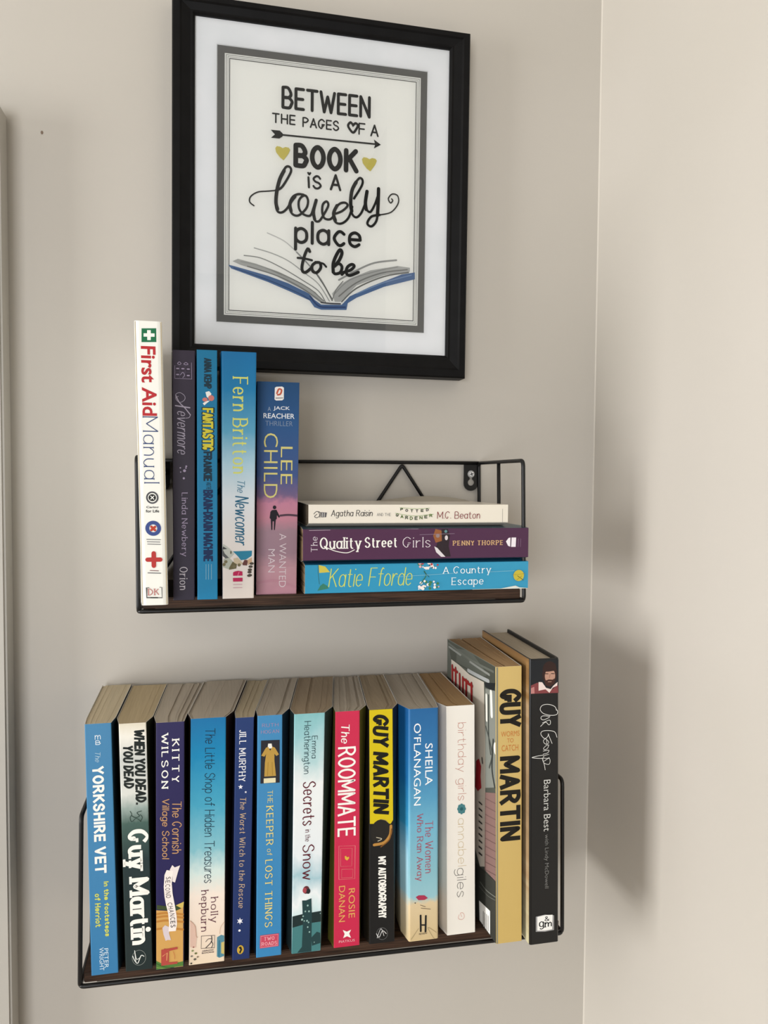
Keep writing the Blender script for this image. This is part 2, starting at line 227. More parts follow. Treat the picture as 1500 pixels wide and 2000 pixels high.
  ('s','publisher_mark','8f8f8f',0.2,1,0,((0.7214,0.0368),(0.7061,0.0277),(0.6633,0.0202),(0.5989,0.0153),(0.5216,0.0136),(0.4418,0.0155),(0.3703,0.0205),(0.3166,0.0282),(0.288,0.0373),(0.2882,0.0468),(0.3173,0.0552),(0.3714,0.0616),(0.4433,0.065),(0.5234,0.0649),(0.6007,0.0614),(0.6648,0.055),(0.7069,0.0464),(0.7214,0.0369))),
  ('s','publisher_mark','d5d5d5',0.5,1,0,((0.2723,0.0423),(0.3806,0.0256),(0.5152,0.0516),(0.6666,0.0375))),
  ('s','publisher_mark','d5d5d5',0.4,1,0,((0.3019,0.0235),(0.4549,0.0616),(0.5749,0.0294))),
 ],
 'L10': [
  ('t', 'author_lettering', 'SHEILA', ('F', 0, 0), 'eef2f4', 'd', (0.5489, 0.6706, 0.8056, 0.8496)),
  ('t', 'author_lettering', "O'FLANAGAN", ('F', 0, 0), 'eef2f4', 'd', (0.1618, 0.5869, 0.4098, 0.9377)),
  ('t', 'title_lettering', 'The Women', ('S', 0.5, 0.32, 1, 0), 'b4566a', 'd', (0.5507, 0.2903, 0.8199, 0.5173)),
  ('t', 'title_lettering', 'Who Ran Away', ('S', 0.5, 0.32, 1, 0), 'b4566a', 'd', (0.2027, 0.2596, 0.4808, 0.5496)),
  ('p','spine_picture','b93c5c',((0.2262,0.1914),(0.3247,0.1979),(0.5284,0.1955),(0.6454,0.1818),(0.5285,0.1749),(0.3248,0.1767))),
  ('c','spine_picture','3a332e',(0.2089,0.1662),0.5,0.5),
  ('s','spine_picture','6b5a4c',0.4,0,0,((0.3829,0.1549),(0.5578,0.1449))),
  ('s','spine_picture','6b5a4c',0.4,0,0,((0.4121,0.141),(0.7337,0.1319))),
  ('s','publisher_mark','1c1b1b',1.55,0,0,((0.3947,0.1092),(0.4008,0.0408))),
  ('s','publisher_mark','1c1b1b',1.55,0,0,((0.5756,0.1048),(0.5642,0.0367))),
  ('s','publisher_mark','1c1b1b',1.2,0,0,((0.4123,0.0677),(0.5582,0.0655))),
  ('t', 'publisher_mark', 'REVIEW', ('F', 0, 0), '1c1b1b', 'h', (0.3426, 0.0255, 0.6228, 0.0329)),
  ('s','spine_picture','9c8a63',0.3,1,0,((0.0647,0.009),(0.3251,0.0537))),
  ('s','spine_picture','9c8a63',0.3,1,0,((0.8819,-0.0045),(0.6461,0.0531),(0.9408,0.0273))),
 ],
 'L11': [
  ('t', 'title_lettering', 'birthday girls', ('S', 0.3, 0.3, 0, 0), 'cf9080', 'd', (0.3036, 0.5876, 0.6948, 0.9259)),
  ('t', 'author_lettering', 'annabel', ('S', 0.28, 0.28, 0, 0), 'd6c094', 'd', (0.3904, 0.2994, 0.6869, 0.5095)),
  ('t', 'author_lettering', 'giles', ('S', 0.34, 0.34, 0, 0), '75726f', 'd', (0.247, 0.1632, 0.6829, 0.2913)),
  ('c','spine_picture','4f8c93',(0.6236,0.5495),1.3,1.6),
  ('c','spine_picture','4f8c93',(0.5932,0.5387),1.3,1.6),
  ('c','spine_picture','4f8c93',(0.5204,0.5348),1.3,1.6),
  ('c','spine_picture','4f8c93',(0.448,0.5401),1.3,1.6),
  ('c','spine_picture','4f8c93',(0.4183,0.5513),1.3,1.6),
  ('c','spine_picture','4f8c93',(0.4486,0.562),1.3,1.6),
  ('c','spine_picture','4f8c93',(0.5212,0.5659),1.3,1.6),
  ('c','spine_picture','4f8c93',(0.5937,0.5607),1.3,1.6),
  ('c','spine_picture','2f6a73',(0.5208,0.5504),1.4,1.6),
  ('s','publisher_mark','e09a8c',0.3,1,0,((0.4246,0.0868),(0.3938,0.07),(0.515,0.0631),(0.6064,0.073),(0.5764,0.0899),(0.4732,0.0928),(0.5153,0.0758))),
 ],
 'L12': [
  ('p','spine_picture','8a8c80',((0.0204,1.0019),(0.0847,1.001),(0.059,0.0001),(-0.0071,0.0014))),
  ('t', 'author_lettering', 'GUY', ('H', 3.8, 0), '1d1a14', 'd', (0.1716, 0.7828, 0.9518, 0.9197)),
  ('t', 'author_lettering', 'MARTIN', ('H', 3.7, 0), '1d1a14', 'd', (0.1771, 0.3718, 0.925, 0.6789)),
  ('t', 'title_lettering', 'WORMS', ('F', 0.0, 0), 'd98a4a', 'h', (0.1954, 0.7491, 0.9124, 0.7684)),
  ('t', 'title_lettering', 'TO', ('F', 0.0, 0), 'd98a4a', 'h', (0.429, 0.7273, 0.6768, 0.7424)),
  ('t', 'title_lettering', 'CATCH', ('F', 0.0, 0), 'd98a4a', 'h', (0.2203, 0.6972, 0.8598, 0.719)),
 ],
 'L13': [
  ('p','spine_picture','23262a',((0.0351,0.9963),(0.9934,0.9961),(0.999,0.8791),(0.0357,0.881))),
  ('p','spine_picture','8f4a4c',((0.0356,0.9101),(0.2632,0.9188),(0.537,0.8993),(0.7198,0.8894),(0.9713,0.9073),(0.9899,0.8796),(0.0357,0.8815))),
  ('p','spine_picture','c98a86',((0.0356,0.9008),(0.1494,0.9051),(0.1609,0.8818),(0.0357,0.8815))),
  ('c','spine_picture','3a2622',(0.6781,0.9631),6.0,6.6),
  ('p','spine_picture','3a2622',((0.4225,0.9533),(0.948,0.9518),(0.9253,0.9308),(0.8568,0.9123),(0.5369,0.9133),(0.4454,0.9322))),
  ('c','spine_picture','c59a86',(0.6965,0.9397),4.6,6.2),
  ('p','spine_picture','3a2622',((0.4567,0.9532),(0.4907,0.9787),(0.8791,0.9823),(0.948,0.9518),(0.8107,0.9568),(0.6507,0.955),(0.5365,0.9553))),
  ('p','spine_picture','4a2d26',((0.4911,0.9321),(0.5369,0.9086),(0.6968,0.9023),(0.8339,0.9124),(0.8567,0.931),(0.7881,0.9265),(0.6509,0.9281),(0.5596,0.9249))),
  ('s','spine_picture','c59a86',0.5,0,0,((0.6281,0.92),(0.7424,0.9197))),
  ('s','spine_picture','2d1c18',0.6,0,0,((0.5366,0.9483),(0.6279,0.9476))),
  ('s','spine_picture','2d1c18',0.6,0,0,((0.7422,0.9477),(0.8451,0.9469))),
  ('s','spine_picture','a87a68',0.5,0,0,((0.6965,0.9455),(0.6737,0.9339))),
  ('p','spine_picture','e6d5cf',((0.2973,0.921),(0.4227,0.9194),(0.5598,0.8992),(0.7197,0.894),(0.8111,0.9054),(0.9598,0.9178),(0.9484,0.905),(0.7883,0.8985),(0.6741,0.8813),(0.537,0.8946),(0.2975,0.8907))),
  ('s','title_lettering','dcdcd8',0.45,1,0,((0.9263,0.8186),(0.8575,0.8328),(0.6287,0.8418),(0.4233,0.8389),(0.3549,0.8251),(0.4691,0.8108),(0.7205,0.8029),(0.9264,0.8045),(0.9606,0.8161),(0.9033,0.8233))),
  ('s','title_lettering','dcdcd8',0.45,1,0,((0.6976,0.7995),(0.4463,0.8027),(0.3779,0.7947),(0.4693,0.7886),(0.6748,0.796))),
  ('s','title_lettering','dcdcd8',0.45,1,0,((0.4351,0.7782),(0.6749,0.7867),(0.7092,0.7749),(0.6521,0.7704),(0.5378,0.7801),(0.3667,0.7667))),
  ('s','title_lettering','dcdcd8',0.45,1,0,((0.9385,0.7249),(0.8582,0.7439),(0.6294,0.7506),(0.4239,0.749),(0.3783,0.7387),(0.4925,0.7242),(0.5839,0.7262),(0.6524,0.7377))),
  ('s','title_lettering','dcdcd8',0.45,0,0,((0.6295,0.7389),(0.767,0.7045))),
  ('s','title_lettering','dcdcd8',0.4,1,0,((0.5839,0.7192),(0.6526,0.7096),(0.5841,0.7028),(0.4926,0.7079),(0.4697,0.7173),(0.5611,0.7216),(0.584,0.7052))),
  ('s','title_lettering','dcdcd8',0.4,1,0,((0.6526,0.7002),(0.5612,0.6983),(0.4699,0.6892),(0.5157,0.6844),(0.607,0.6887),(0.6527,0.6991))),
  ('s','title_lettering','dcdcd8',0.4,1,0,((0.4586,0.6799),(0.6528,0.6815),(0.6071,0.6724),(0.4587,0.6694))),
  ('s','title_lettering','dcdcd8',0.4,1,0,((0.6529,0.6675),(0.493,0.6634),(0.4702,0.6565),(0.5844,0.6537),(0.6759,0.6557))),
  ('s','title_lettering','dcdcd8',0.45,1,0,((0.4701,0.6659),(0.2647,0.6643),(0.0711,0.6604),(0.2648,0.6562),(0.4702,0.6542))),
  ('s','title_lettering','dcdcd8',0.4,1,0,((0.4931,0.6447),(0.653,0.6535),(0.6988,0.6439),(0.6532,0.6324),(0.4931,0.6377),(0.436,0.6496))),
  ('s','title_lettering','dcdcd8',0.45,1,0,((0.4245,0.6567),(0.4932,0.633),(0.5276,0.6142))),
  ('t', 'author_lettering', 'Barbara Best', ('F', -0.005, 0), 'cfcfcb', 'd', (0.4785, 0.3981, 0.7107, 0.5788)),
  ('t', 'author_lettering', 'with Lindy McDowell', ('F', -0.008, 0), '8e8e8b', 'd', (0.4799, 0.1959, 0.6541, 0.3863)),
  ('p','publisher_mark','9c9c9c',((0.2027,0.0992),(0.5218,0.1032),(0.8418,0.0965),(0.8422,0.044),(0.5223,0.0418),(0.203,0.0456))),
  ('p','publisher_mark','eeeeea',((0.2549,0.0977),(0.5218,0.1008),(0.7893,0.0992),(0.7781,0.0474),(0.5222,0.046),(0.2552,0.0488))),
  ('t', 'publisher_mark', 'g', ('S', 0.8, 0.5, 1, 0), '1c1b1b', 'h', (0.3131, 0.0515, 0.493, 0.0801)),
  ('t', 'publisher_mark', 'm', ('S', 0.8, 0.5, 1, 0), '1c1b1b', 'h', (0.5105, 0.0572, 0.7663, 0.0751)),
  ('t', 'publisher_mark', '&', ('S', 0.5, 0.4, 0, 0), '1c1b1b', 'h', (0.5103, 0.079, 0.6731, 0.0957)),
 ],
 'U1': [
  ('p','publisher_mark','1f7a50',((0.2681,0.9734),(0.7791,0.9761),(0.7733,0.9282),(0.2554,0.9258))),
  ('p','publisher_mark','efeee8',((0.4604,0.9682),(0.5881,0.9686),(0.5853,0.9575),(0.719,0.9579),(0.7162,0.9462),(0.5824,0.9458),(0.5795,0.9341),(0.4571,0.9337),(0.4601,0.9454),(0.3325,0.9451),(0.3355,0.9567),(0.4575,0.9571))),
  ('t', 'title_lettering', 'First Aid', ('F', 0.022, 0), 'c9353b', 'd', (0.2198, 0.6698, 0.7408, 0.9126)),
  ('t', 'title_lettering', 'Manual', ('S', 0.55, 0.28, 1, 0), '3e5285', 'd', (0.2124, 0.4329, 0.7686, 0.6676)),
  ('s','publisher_mark','55555a',1.1,1,0,((0.6953,0.382),(0.6868,0.3768),(0.6645,0.3721),(0.6299,0.3681),(0.5857,0.3652),(0.5351,0.3635),(0.482,0.3633),(0.4302,0.3645),(0.3836,0.367),(0.3457,0.3706),(0.3193,0.3752),(0.3062,0.3802),(0.3075,0.3854),(0.3229,0.3904),(0.3515,0.3948),(0.391,0.3983),(0.4386,0.4006),(0.4908,0.4016),(0.5437,0.4011),(0.5933,0.3993),(0.6362,0.3962),(0.6689,0.3921),(0.6891,0.3872),(0.6953,0.382))),
  ('c','publisher_mark','222222',(0.4998,0.3824),2.5,2.5),
  ('s','publisher_mark','efeee8',0.6,0,0,((0.4458,0.388),(0.554,0.3768))),
  ('s','publisher_mark','efeee8',0.6,0,0,((0.5566,0.3877),(0.4431,0.3771))),
  ('t', 'publisher_mark', 'Caring', ('F', 0.02, 0), '1c1b1b', 'h', (0.2763, 0.3431, 0.7206, 0.3525)),
  ('t', 'publisher_mark', 'for Life', ('F', 0.02, 0), '1c1b1b', 'h', (0.2553, 0.3299, 0.7354, 0.3398)),
  ('s','publisher_mark','44589a',2.6,1,0,((0.7211,0.2731),(0.7142,0.2684),(0.6961,0.2641),(0.6678,0.2602),(0.6308,0.2571),(0.5871,0.2549),(0.5391,0.2537),(0.4893,0.2536),(0.4406,0.2545),(0.3954,0.2565),(0.3563,0.2595),(0.3253,0.2632),(0.3041,0.2675),(0.2937,0.2721),(0.2949,0.2768),(0.3074,0.2813),(0.3306,0.2854),(0.3632,0.289),(0.4036,0.2916),(0.4495,0.2934),(0.4986,0.2941),(0.5481,0.2936),(0.5954,0.2922),(0.638,0.2897),(0.6735,0.2864),(0.7001,0.2823),(0.7163,0.2779),(0.7211,0.2732))),
  ('s','publisher_mark','cf4a35',1.7,0,0,((0.4411,0.2795),(0.5719,0.2669))),
  ('s','publisher_mark','cf4a35',1.7,0,0,((0.5749,0.2791),(0.4381,0.2674))),
  ('s','publisher_mark','77777a',0.5,0,0,((0.2627,0.2348),(0.7612,0.2331))),
  ('s','publisher_mark','77777a',0.5,0,0,((0.2806,0.2264),(0.739,0.2247))),
  ('s','publisher_mark','77777a',0.5,0,0,((0.2919,0.2181),(0.7573,0.2164))),
  ('s','publisher_mark','c93f3c',3.1,0,0,((0.5029,0.1851),(0.4965,0.1405))),
  ('s','publisher_mark','c93f3c',3.1,0,0,((0.2733,0.1627),(0.7381,0.1623))),
  ('s','publisher_mark','8a5a5a',0.5,0,0,((0.3577,0.1243),(0.6611,0.1223))),
  ('s','publisher_mark','77777a',0.6,0,0,((0.2771,0.1158),(0.7381,0.1136))),
  ('s','publisher_mark','6b6b6b',0.6,0,0,((0.2974,0.0629),(0.2121,0.0633),(0.2119,0.0277),(0.7747,0.026),(0.7718,0.0632),(0.7039,0.0635))),
  ('t', 'publisher_mark', 'DK', ('S', 0.6, 0.3, 1, 0), 'c98a86', 'h', (0.26, 0.0349, 0.6772, 0.0597)),
  ('s','publisher_mark','1c1b1b',0.8,0,0,((0.3673,0.0273),(0.6046,0.0265))),
 ],
 'U2': [
  ('s','spine_picture','a598b2',0.25,0,0,((0.8395,0.9517),(0.8497,0.8871),(0.0984,0.8873),(0.0999,0.9387))),
  ('s','spine_picture','5e5468',0.2,0,0,((0.3154,0.9386),(0.3146,0.8872))),
  ('s','spine_picture','5e5468',0.2,0,0,((0.5527,0.9386),(0.5526,0.8872))),
  ('s','spine_picture','5e5468',0.2,0,0,((0.0999,0.9387),(0.8397,0.9386))),
  ('s','spine_picture','5e5468',0.2,0,0,((0.0992,0.9137),(0.84,0.9135))),
  ('s','spine_picture','a598b2',0.9,0,0,((0.1858,0.9268),(0.2659,0.9268))),
  ('s','spine_picture','a598b2',0.9,0,0,((0.417,0.9268),(0.4972,0.9268))),
  ('s','spine_picture','a598b2',0.9,0,0,((0.6576,0.926),(0.7379,0.9259))),
  ('s','spine_picture','a598b2',0.9,0,0,((0.1852,0.9031),(0.2655,0.9031))),
  ('s','spine_picture','a598b2',0.9,0,0,((0.6577,0.9004),(0.7381,0.9004))),
  ('s','spine_picture','a598b2',0.4,1,0,((0.3457,0.9018),(0.4539,0.9123),(0.531,0.9017),(0.4537,0.8912))),
  ('s','spine_picture','a598b2',0.4,1,1,((0.2232,0.9465),(0.3003,0.9531),(0.3772,0.9465),(0.3001,0.9426))),
  ('s','spine_picture','a598b2',0.4,1,1,((0.5004,0.9452),(0.5928,0.9517),(0.6853,0.9452),(0.5928,0.9425))),
  ('s','title_lettering','a79fb0',0.35,1,0,((0.2513,0.8169),(0.1737,0.8143),(0.143,0.825),(0.3291,0.8315),(0.5307,0.8195),(0.5306,0.8035),(0.3285,0.7929),(0.1579,0.8036),(0.1428,0.817))),
  ('s','title_lettering','a79fb0',0.7,1,0,((0.1429,0.8196),(0.2974,0.7929),(0.546,0.7713),(0.7956,0.7443))),
  ('s','title_lettering','a79fb0',0.9,1,0,((0.1262,0.7796),(0.3905,0.7768),(0.7641,0.7726))),
  ('s','title_lettering','a79fb0',0.4,1,0,((0.7956,0.7443),(0.7333,0.7336),(0.5771,0.731))),
  ('t', 'title_lettering', 'evermore', ('S', 0.5, 0.28, 0, 0.3), 'a79fb0', 'd', (0.1952, 0.5858, 0.5614, 0.758)),
  ('c','spine_picture','a598b2',(0.5295,0.521),1.04,1.04),
  ('c','spine_picture','a598b2',(0.6085,0.5388),0.64,0.64),
  ('c','spine_picture','a598b2',(0.3401,0.5322),0.56,0.56),
  ('c','spine_picture','a598b2',(0.3556,0.5156),0.48,0.48),
  ('c','spine_picture','a598b2',(0.4977,0.4906),0.8,0.8),
  ('c','spine_picture','a598b2',(0.5927,0.5319),0.56,0.56),
  ('t', 'author_lettering', 'Linda Newbery', ('S', 0.45, 0.28, 1, 0), 'a598b2', 'd', (0.319, 0.1774, 0.6714, 0.4334)),
  ('t', 'publisher_mark', 'Orion', ('S', 0.55, 0.32, 1, 0), 'bcb6c0', 'd', (0.3006, 0.0412, 0.6723, 0.1345)),
 ],
 'U3': [
  ('t', 'author_lettering', 'ANNA KEMP', ('H', 1.1, 0), '173848', 'd', (0.3712, 0.8461, 0.7206, 0.9682)),
  ('p','spine_picture','e8e8e4',((0.4231,0.8326),(0.6019,0.8373),(0.7182,0.8268),(0.601,0.8077),(0.4847,0.8138))),
  ('p','spine_picture','e8e8e4',((0.2896,0.7882),(0.4842,0.798),(0.6397,0.7995),(0.367,0.7801))),
  ('c','spine_picture','d8837c',(0.7022,0.8097),2.2,2.2),
  ('c','spine_picture','d8837c',(0.3989,0.8029),1.9,1.5),
  ('t', 'title_lettering', 'FANTASTIC', ('H', 2.2, 0), '12323c', 'd', (0.2394, 0.5949, 0.8466, 0.7728)),
  ('t', 'title_lettering', 'FANTASTIC', ('H', 1.5, 0), 'e3d84a', 'd', (0.2861, 0.5987, 0.792, 0.7697)),
  ('t', 'title_lettering', 'FRANKIE', ('H', 1.4, 0), '123347', 'd', (0.3356, 0.4773, 0.7255, 0.5968)),
  ('t', 'title_lettering', 'AND THE', ('F', 0.01, 0), '123347', 'd', (0.4578, 0.4455, 0.692, 0.4735)),
  ('t', 'title_lettering', 'BRAIN-DRAIN MACHINE', ('H', 1.3, 0), '13305e', 'd', (0.312, 0.154, 0.7656, 0.4429)),
  ('s','spine_picture','8fc0d6',0.35,0,0,((0.432,0.1424),(0.43,0.0814))),
  ('s','spine_picture','8fc0d6',0.35,0,0,((0.5574,0.1424),(0.5555,0.0814))),
  ('s','spine_picture','8fc0d6',0.35,0,0,((0.6985,0.1424),(0.6967,0.0814))),
 ],
 'U4': [
  ('t', 'author_lettering', 'Fern Britton', ('S', 0.95, 0.42, 1, 0), 'dde27a', 'd', (0.3149, 0.509, 0.7716, 0.8992)),
  ('t', 'title_lettering', 'The', ('S', 0.4, 0.3, 0, 0.3), '3b7f9f', 'd', (0.4578, 0.431, 0.6884, 0.4799)),
  ('t', 'title_lettering', 'Newcomer', ('S', 0.75, 0.45, 0, 0.25), '2f6f90', 'd', (0.3913, 0.2157, 0.8112, 0.4192)),
  ('p','spine_picture','2f87a8',((0.3269,0.193),(0.9254,0.195),(0.9156,0.1738),(0.7477,0.1595),(0.5793,0.1563),(0.478,0.1735))),
  ('p','spine_picture','b9bdb6',((-0.0342,0.22),(0.0436,0.2232),(0.2322,0.2047),(0.3772,0.1829),(0.2205,0.1624),(-0.0355,0.1904))),
  ('p','spine_picture','5c5f60',((-0.0349,0.2045),(0.0757,0.1843),(0.2317,0.1639),(0.1644,0.156),(-0.0361,0.1763))),
  ('p','spine_picture','aeb3a8',((0.0416,0.1638),(0.2206,0.1671),(0.3325,0.1514),(0.2086,0.1196),(0.0179,0.1291))),
  ('p','spine_picture','6d6648',((0.2087,0.126),(0.3212,0.1514),(0.456,0.142),(0.4337,0.1229),(0.2086,0.118))),
  ('p','spine_picture','c7b9a0',((0.3437,0.164),(0.4781,0.1672),(0.6585,0.1421),(0.5236,0.1357),(0.3661,0.1467))),
  ('p','spine_picture','6a3f3c',((0.6247,0.142),(0.6916,0.1579),(0.8041,0.1564),(0.7714,0.1342),(0.6362,0.1357))),
  ('p','spine_picture','c9a98a',((0.7816,0.1564),(0.916,0.1675),(0.9286,0.147),(0.8052,0.1358))),
  ('p','spine_picture','45474a',((0.0211,0.2139),(0.1543,0.2031),(-0.0127,0.2014))),
  ('p','spine_picture','6a6a55',((0.2433,0.1953),(0.299,0.1922),(0.2766,0.1813),(0.2431,0.1844))),
  ('c','spine_picture','4d463c',(0.9176,0.1422),1.6,1.0),
  ('c','spine_picture','4d463c',(0.8845,0.1295),1.6,1.0),
  ('c','spine_picture','4d463c',(0.8627,0.1167),1.6,1.0),
  ('c','spine_picture','4d463c',(0.8519,0.1071),1.6,1.0),
  ('c','spine_picture','4d463c',(0.864,0.0943),1.6,1.0),
  ('c','spine_picture','4d463c',(0.8414,0.0927),1.6,1.0),
  ('c','spine_picture','7b7355',(0.5236,0.1372),1.2,1.2),
  ('c','spine_picture','7b7355',(0.3661,0.1308),1.2,1.2),
  ('c','spine_picture','7b7355',(0.0519,0.1402),1.2,1.2),
  ('c','spine_picture','7b7355',(0.1083,0.1513),1.2,1.2),
  ('p','publisher_mark','c32a5c',((0.3323,0.0933),(0.3324,0.1069),(0.3887,0.1109),(0.4902,0.1134),(0.6257,0.1102),(0.6319,0.0934))),
  ('p','publisher_mark','c32a5c',((0.3301,0.0845),(0.6322,0.0846),(0.6304,0.0693),(0.3323,0.0693))),
  ('s','publisher_mark','f08aa8',0.4,0,0,((0.4792,0.0942),(0.5241,0.1086))),
  ('s','publisher_mark','c9a0ac',0.5,0,0,((0.3436,0.0572),(0.616,0.0572))),
  ('s','publisher_mark','c9a0ac',0.5,0,0,((0.3436,0.0443),(0.6164,0.0443))),
 ],
 'U5': [
  ('p','publisher_mark','ece9e6',((0.4186,0.9725),(0.4557,0.9773),(0.5903,0.9791),(0.6319,0.9739),(0.6312,0.9209),(0.5939,0.9146),(0.4513,0.9129),(0.4136,0.9181))),
  ('s','publisher_mark','d9694e',1.3,1,0,((0.4684,0.9467),(0.5123,0.9666),(0.5762,0.9625),(0.5509,0.9442),(0.4874,0.9398))),
  ('s','publisher_mark','444444',0.5,0,0,((0.4433,0.9242),(0.6083,0.9263))),
  ('t', 'author_lettering', 'A', ('F', -0.01, 0), 'a3b2c6', 'h', (0.2549, 0.8636, 0.3296, 0.883)),
  ('t', 'author_lettering', 'JACK', ('F', 0.01, 0), 'e4e8ee', 'h', (0.3894, 0.8655, 0.7813, 0.8864)),
  ('t', 'author_lettering', 'REACHER', ('F', 0.01, 0), 'e4e8ee', 'h', (0.1556, 0.8294, 0.8939, 0.8532)),
  ('t', 'author_lettering', 'THRILLER', ('F', -0.01, 0), '8fa0b8', 'h', (0.2015, 0.7946, 0.8506, 0.8171)),
  ('t', 'author_lettering', 'LEE', ('F', -0.01, 0), 'e6dc8c', 'd', (0.5766, 0.5208, 0.8566, 0.6976)),
  ('t', 'author_lettering', 'CHILD', ('F', -0.01, 0), 'e6dc8c', 'd', (0.1706, 0.4557, 0.504, 0.7599)),
  ('s','spine_picture','5a4352',1.6,1,0,((0.5816,0.373),(0.7753,0.376),(1.0098,0.3722))),
  ('c','spine_picture','1f1a26',(0.4371,0.4118),1.35,1.5),
  ('p','spine_picture','1f1a26',((0.3763,0.3987),(0.4837,0.4007),(0.5309,0.3827),(0.5704,0.3654),(0.5396,0.363),(0.4966,0.375),(0.4936,0.3575),(0.4706,0.3536),(0.4498,0.3049),(0.4266,0.3048),(0.4247,0.3459),(0.394,0.3458),(0.3881,0.3047),(0.361,0.3062),(0.3474,0.357),(0.3204,0.3607),(0.3383,0.391))),
  ('s','spine_picture','c99aa6',0.4,1,0,((-0.006,0.1312),(1.0078,0.1347))),
  ('s','spine_picture','c490a0',1.8,1,0,((-0.0042,0.0539),(0.5001,0.0648),(1.016,0.0245))),
  ('t', 'title_lettering', 'A WANTED', ('F', -0.01, 0), 'dccfd6', 'd', (0.5617, 0.0332, 0.73, 0.2877)),
  ('t', 'title_lettering', 'MAN', ('F', -0.01, 0), 'dccfd6', 'd', (0.2936, 0.1047, 0.4566, 0.2144)),
 ],
 'U6': [
  ('t', 'author_lettering', 'Katie Fforde', ('S', 0.62, 0.42, 0, 0.25), 'dce66e', 'd', (0.2026, 0.5345, 0.8681, 0.9015)),
  ('p','spine_picture','e0d25c',((1.0191,0.9425),(0.9418,0.9145),(0.7397,0.8944),(0.7189,0.9397))),
  ('s','spine_picture','3a6a4c',0.3,0,0,((0.9894,0.9439),(0.72,0.9448),(0.3304,0.939))),
  ('p','spine_picture','3f8a74',((0.0941,0.9473),(0.27,0.9352),(0.3447,0.923),(0.2633,0.906),(0.172,0.8986),(0.1405,0.9168))),
  ('c','spine_picture','e9e4e0',(0.8536,0.4595),0.6849,0.6849),
  ('c','spine_picture','5d5a66',(0.9267,0.4578),0.6879,0.6879),
  ('c','spine_picture','e9e4e0',(1.0371,0.4901),1.0864,1.0864),
  ('c','spine_picture','4c8a5a',(0.9294,0.4956),0.7949,0.7949),
  ('c','spine_picture','f0e8e4',(0.8832,0.4483),1.1361,1.1361),
  ('c','spine_picture','c7474f',(0.9293,0.4216),0.7985,0.7985),
  ('c','spine_picture','e9e4e0',(0.9237,0.4467),0.9182,0.9182),
  ('c','spine_picture','f0e8e4',(0.8204,0.441),0.7554,0.7554),
  ('c','spine_picture','f0e8e4',(0.7946,0.474),0.6999,0.6999),
  ('c','spine_picture','f0e8e4',(0.8302,0.4796),0.8646,0.8646),
  ('c','spine_picture','e3b0b4',(0.8762,0.5003),1.0995,1.0995),
  ('c','spine_picture','4c8a5a',(0.9686,0.5065),1.1237,1.1237),
  ('c','spine_picture','e9e4e0',(0.9894,0.4542),1.0639,1.0639),
  ('c','spine_picture','e9e4e0',(0.8201,0.4309),0.9182,0.9182),
  ('c','spine_picture','c7474f',(0.9966,0.4902),1.1887,1.1887),
  ('c','spine_picture','f0e8e4',(0.9222,0.4468),1.0954,1.0954),
  ('c','spine_picture','e9e4e0',(0.8548,0.442),0.8615,0.8615),
  ('c','spine_picture','e9e4e0',(0.9514,0.449),1.1783,1.1783),
  ('c','spine_picture','f0e8e4',(1.0073,0.462),1.2801,1.2801),
  ('c','spine_picture','e9e4e0',(0.8636,0.488),0.6182,0.6182),
  ('c','spine_picture','e9e4e0',(0.7975,0.4635),0.6469,0.6469),
  ('c','spine_picture','e3b0b4',(0.9994,0.5021),1.2932,1.2932),
  ('c','spine_picture','5d5a66',(0.8392,0.4468),0.6602,0.6602),
  ('c','spine_picture','c7474f',(0.9542,0.4492),0.9683,0.9683),
  ('c','spine_picture','e9e4e0',(0.8255,0.4707),1.1084,1.1084),
  ('c','spine_picture','e9e4e0',(0.8185,0.4658),1.1409,1.1409),
  ('c','spine_picture','4c8a5a',(0.1235,0.4241),0.8562,0.8562),
  ('c','spine_picture','4c8a5a',(0.3185,0.4568),0.7636,0.7636),
  ('c','spine_picture','f0e8e4',(0.0839,0.4901),0.7318,0.7318),
  ('c','spine_picture','e9e4e0',(0.2229,0.4648),1.2496,1.2496),
  ('c','spine_picture','e9e4e0',(0.2216,0.4345),0.9523,0.9523),
  ('c','spine_picture','e9e4e0',(0.2716,0.455),0.6844,0.6844),
  ('c','spine_picture','f0e8e4',(0.0743,0.5057),0.6344,0.6344),
  ('c','spine_picture','e3b0b4',(0.156,0.4895),0.9353,0.9353),
  ('c','spine_picture','e3b0b4',(0.1795,0.4833),0.849,0.849),
  ('c','spine_picture','4c8a5a',(0.2246,0.4574),1.202,1.202),
  ('c','spine_picture','f0e8e4',(0.1261,0.4887),0.719,0.719),
  ('c','spine_picture','f0e8e4',(0.1672,0.4847),1.0952,1.0952),
  ('c','spine_picture','e9e4e0',(0.1639,0.4771),0.8036,0.8036),
  ('c','spine_picture','e9e4e0',(0.3268,0.4389),0.8154,0.8154),
  ('c','spine_picture','4c8a5a',(0.0882,0.4561),1.1087,1.1087),
  ('c','spine_picture','f0e8e4',(0.2899,0.4961),1.214,1.214),
  ('c','spine_picture','f0e8e4',(0.1098,0.4948),1.2801,1.2801),
  ('c','spine_picture','4c8a5a',(0.3197,0.4744),1.1737,1.1737),
  ('c','spine_picture','f0e8e4',(0.3526,0.4806),0.9377,0.9377),
  ('c','spine_picture','4c8a5a',(0.1216,0.4821),0.6179,0.6179),
  ('c','spine_picture','4c8a5a',(0.2575,0.421),1.1037,1.1037),
  ('c','spine_picture','4c8a5a',(0.3063,0.4521),1.0502,1.0502),
  ('c','spine_picture','f0e8e4',(0.1234,0.435),1.1425,1.1425),
  ('c','spine_picture','f0e8e4',(0.0811,0.4875),1.198,1.198),
  ('c','spine_picture','e3b0b4',(0.1428,0.4172),0.6318,0.6318),
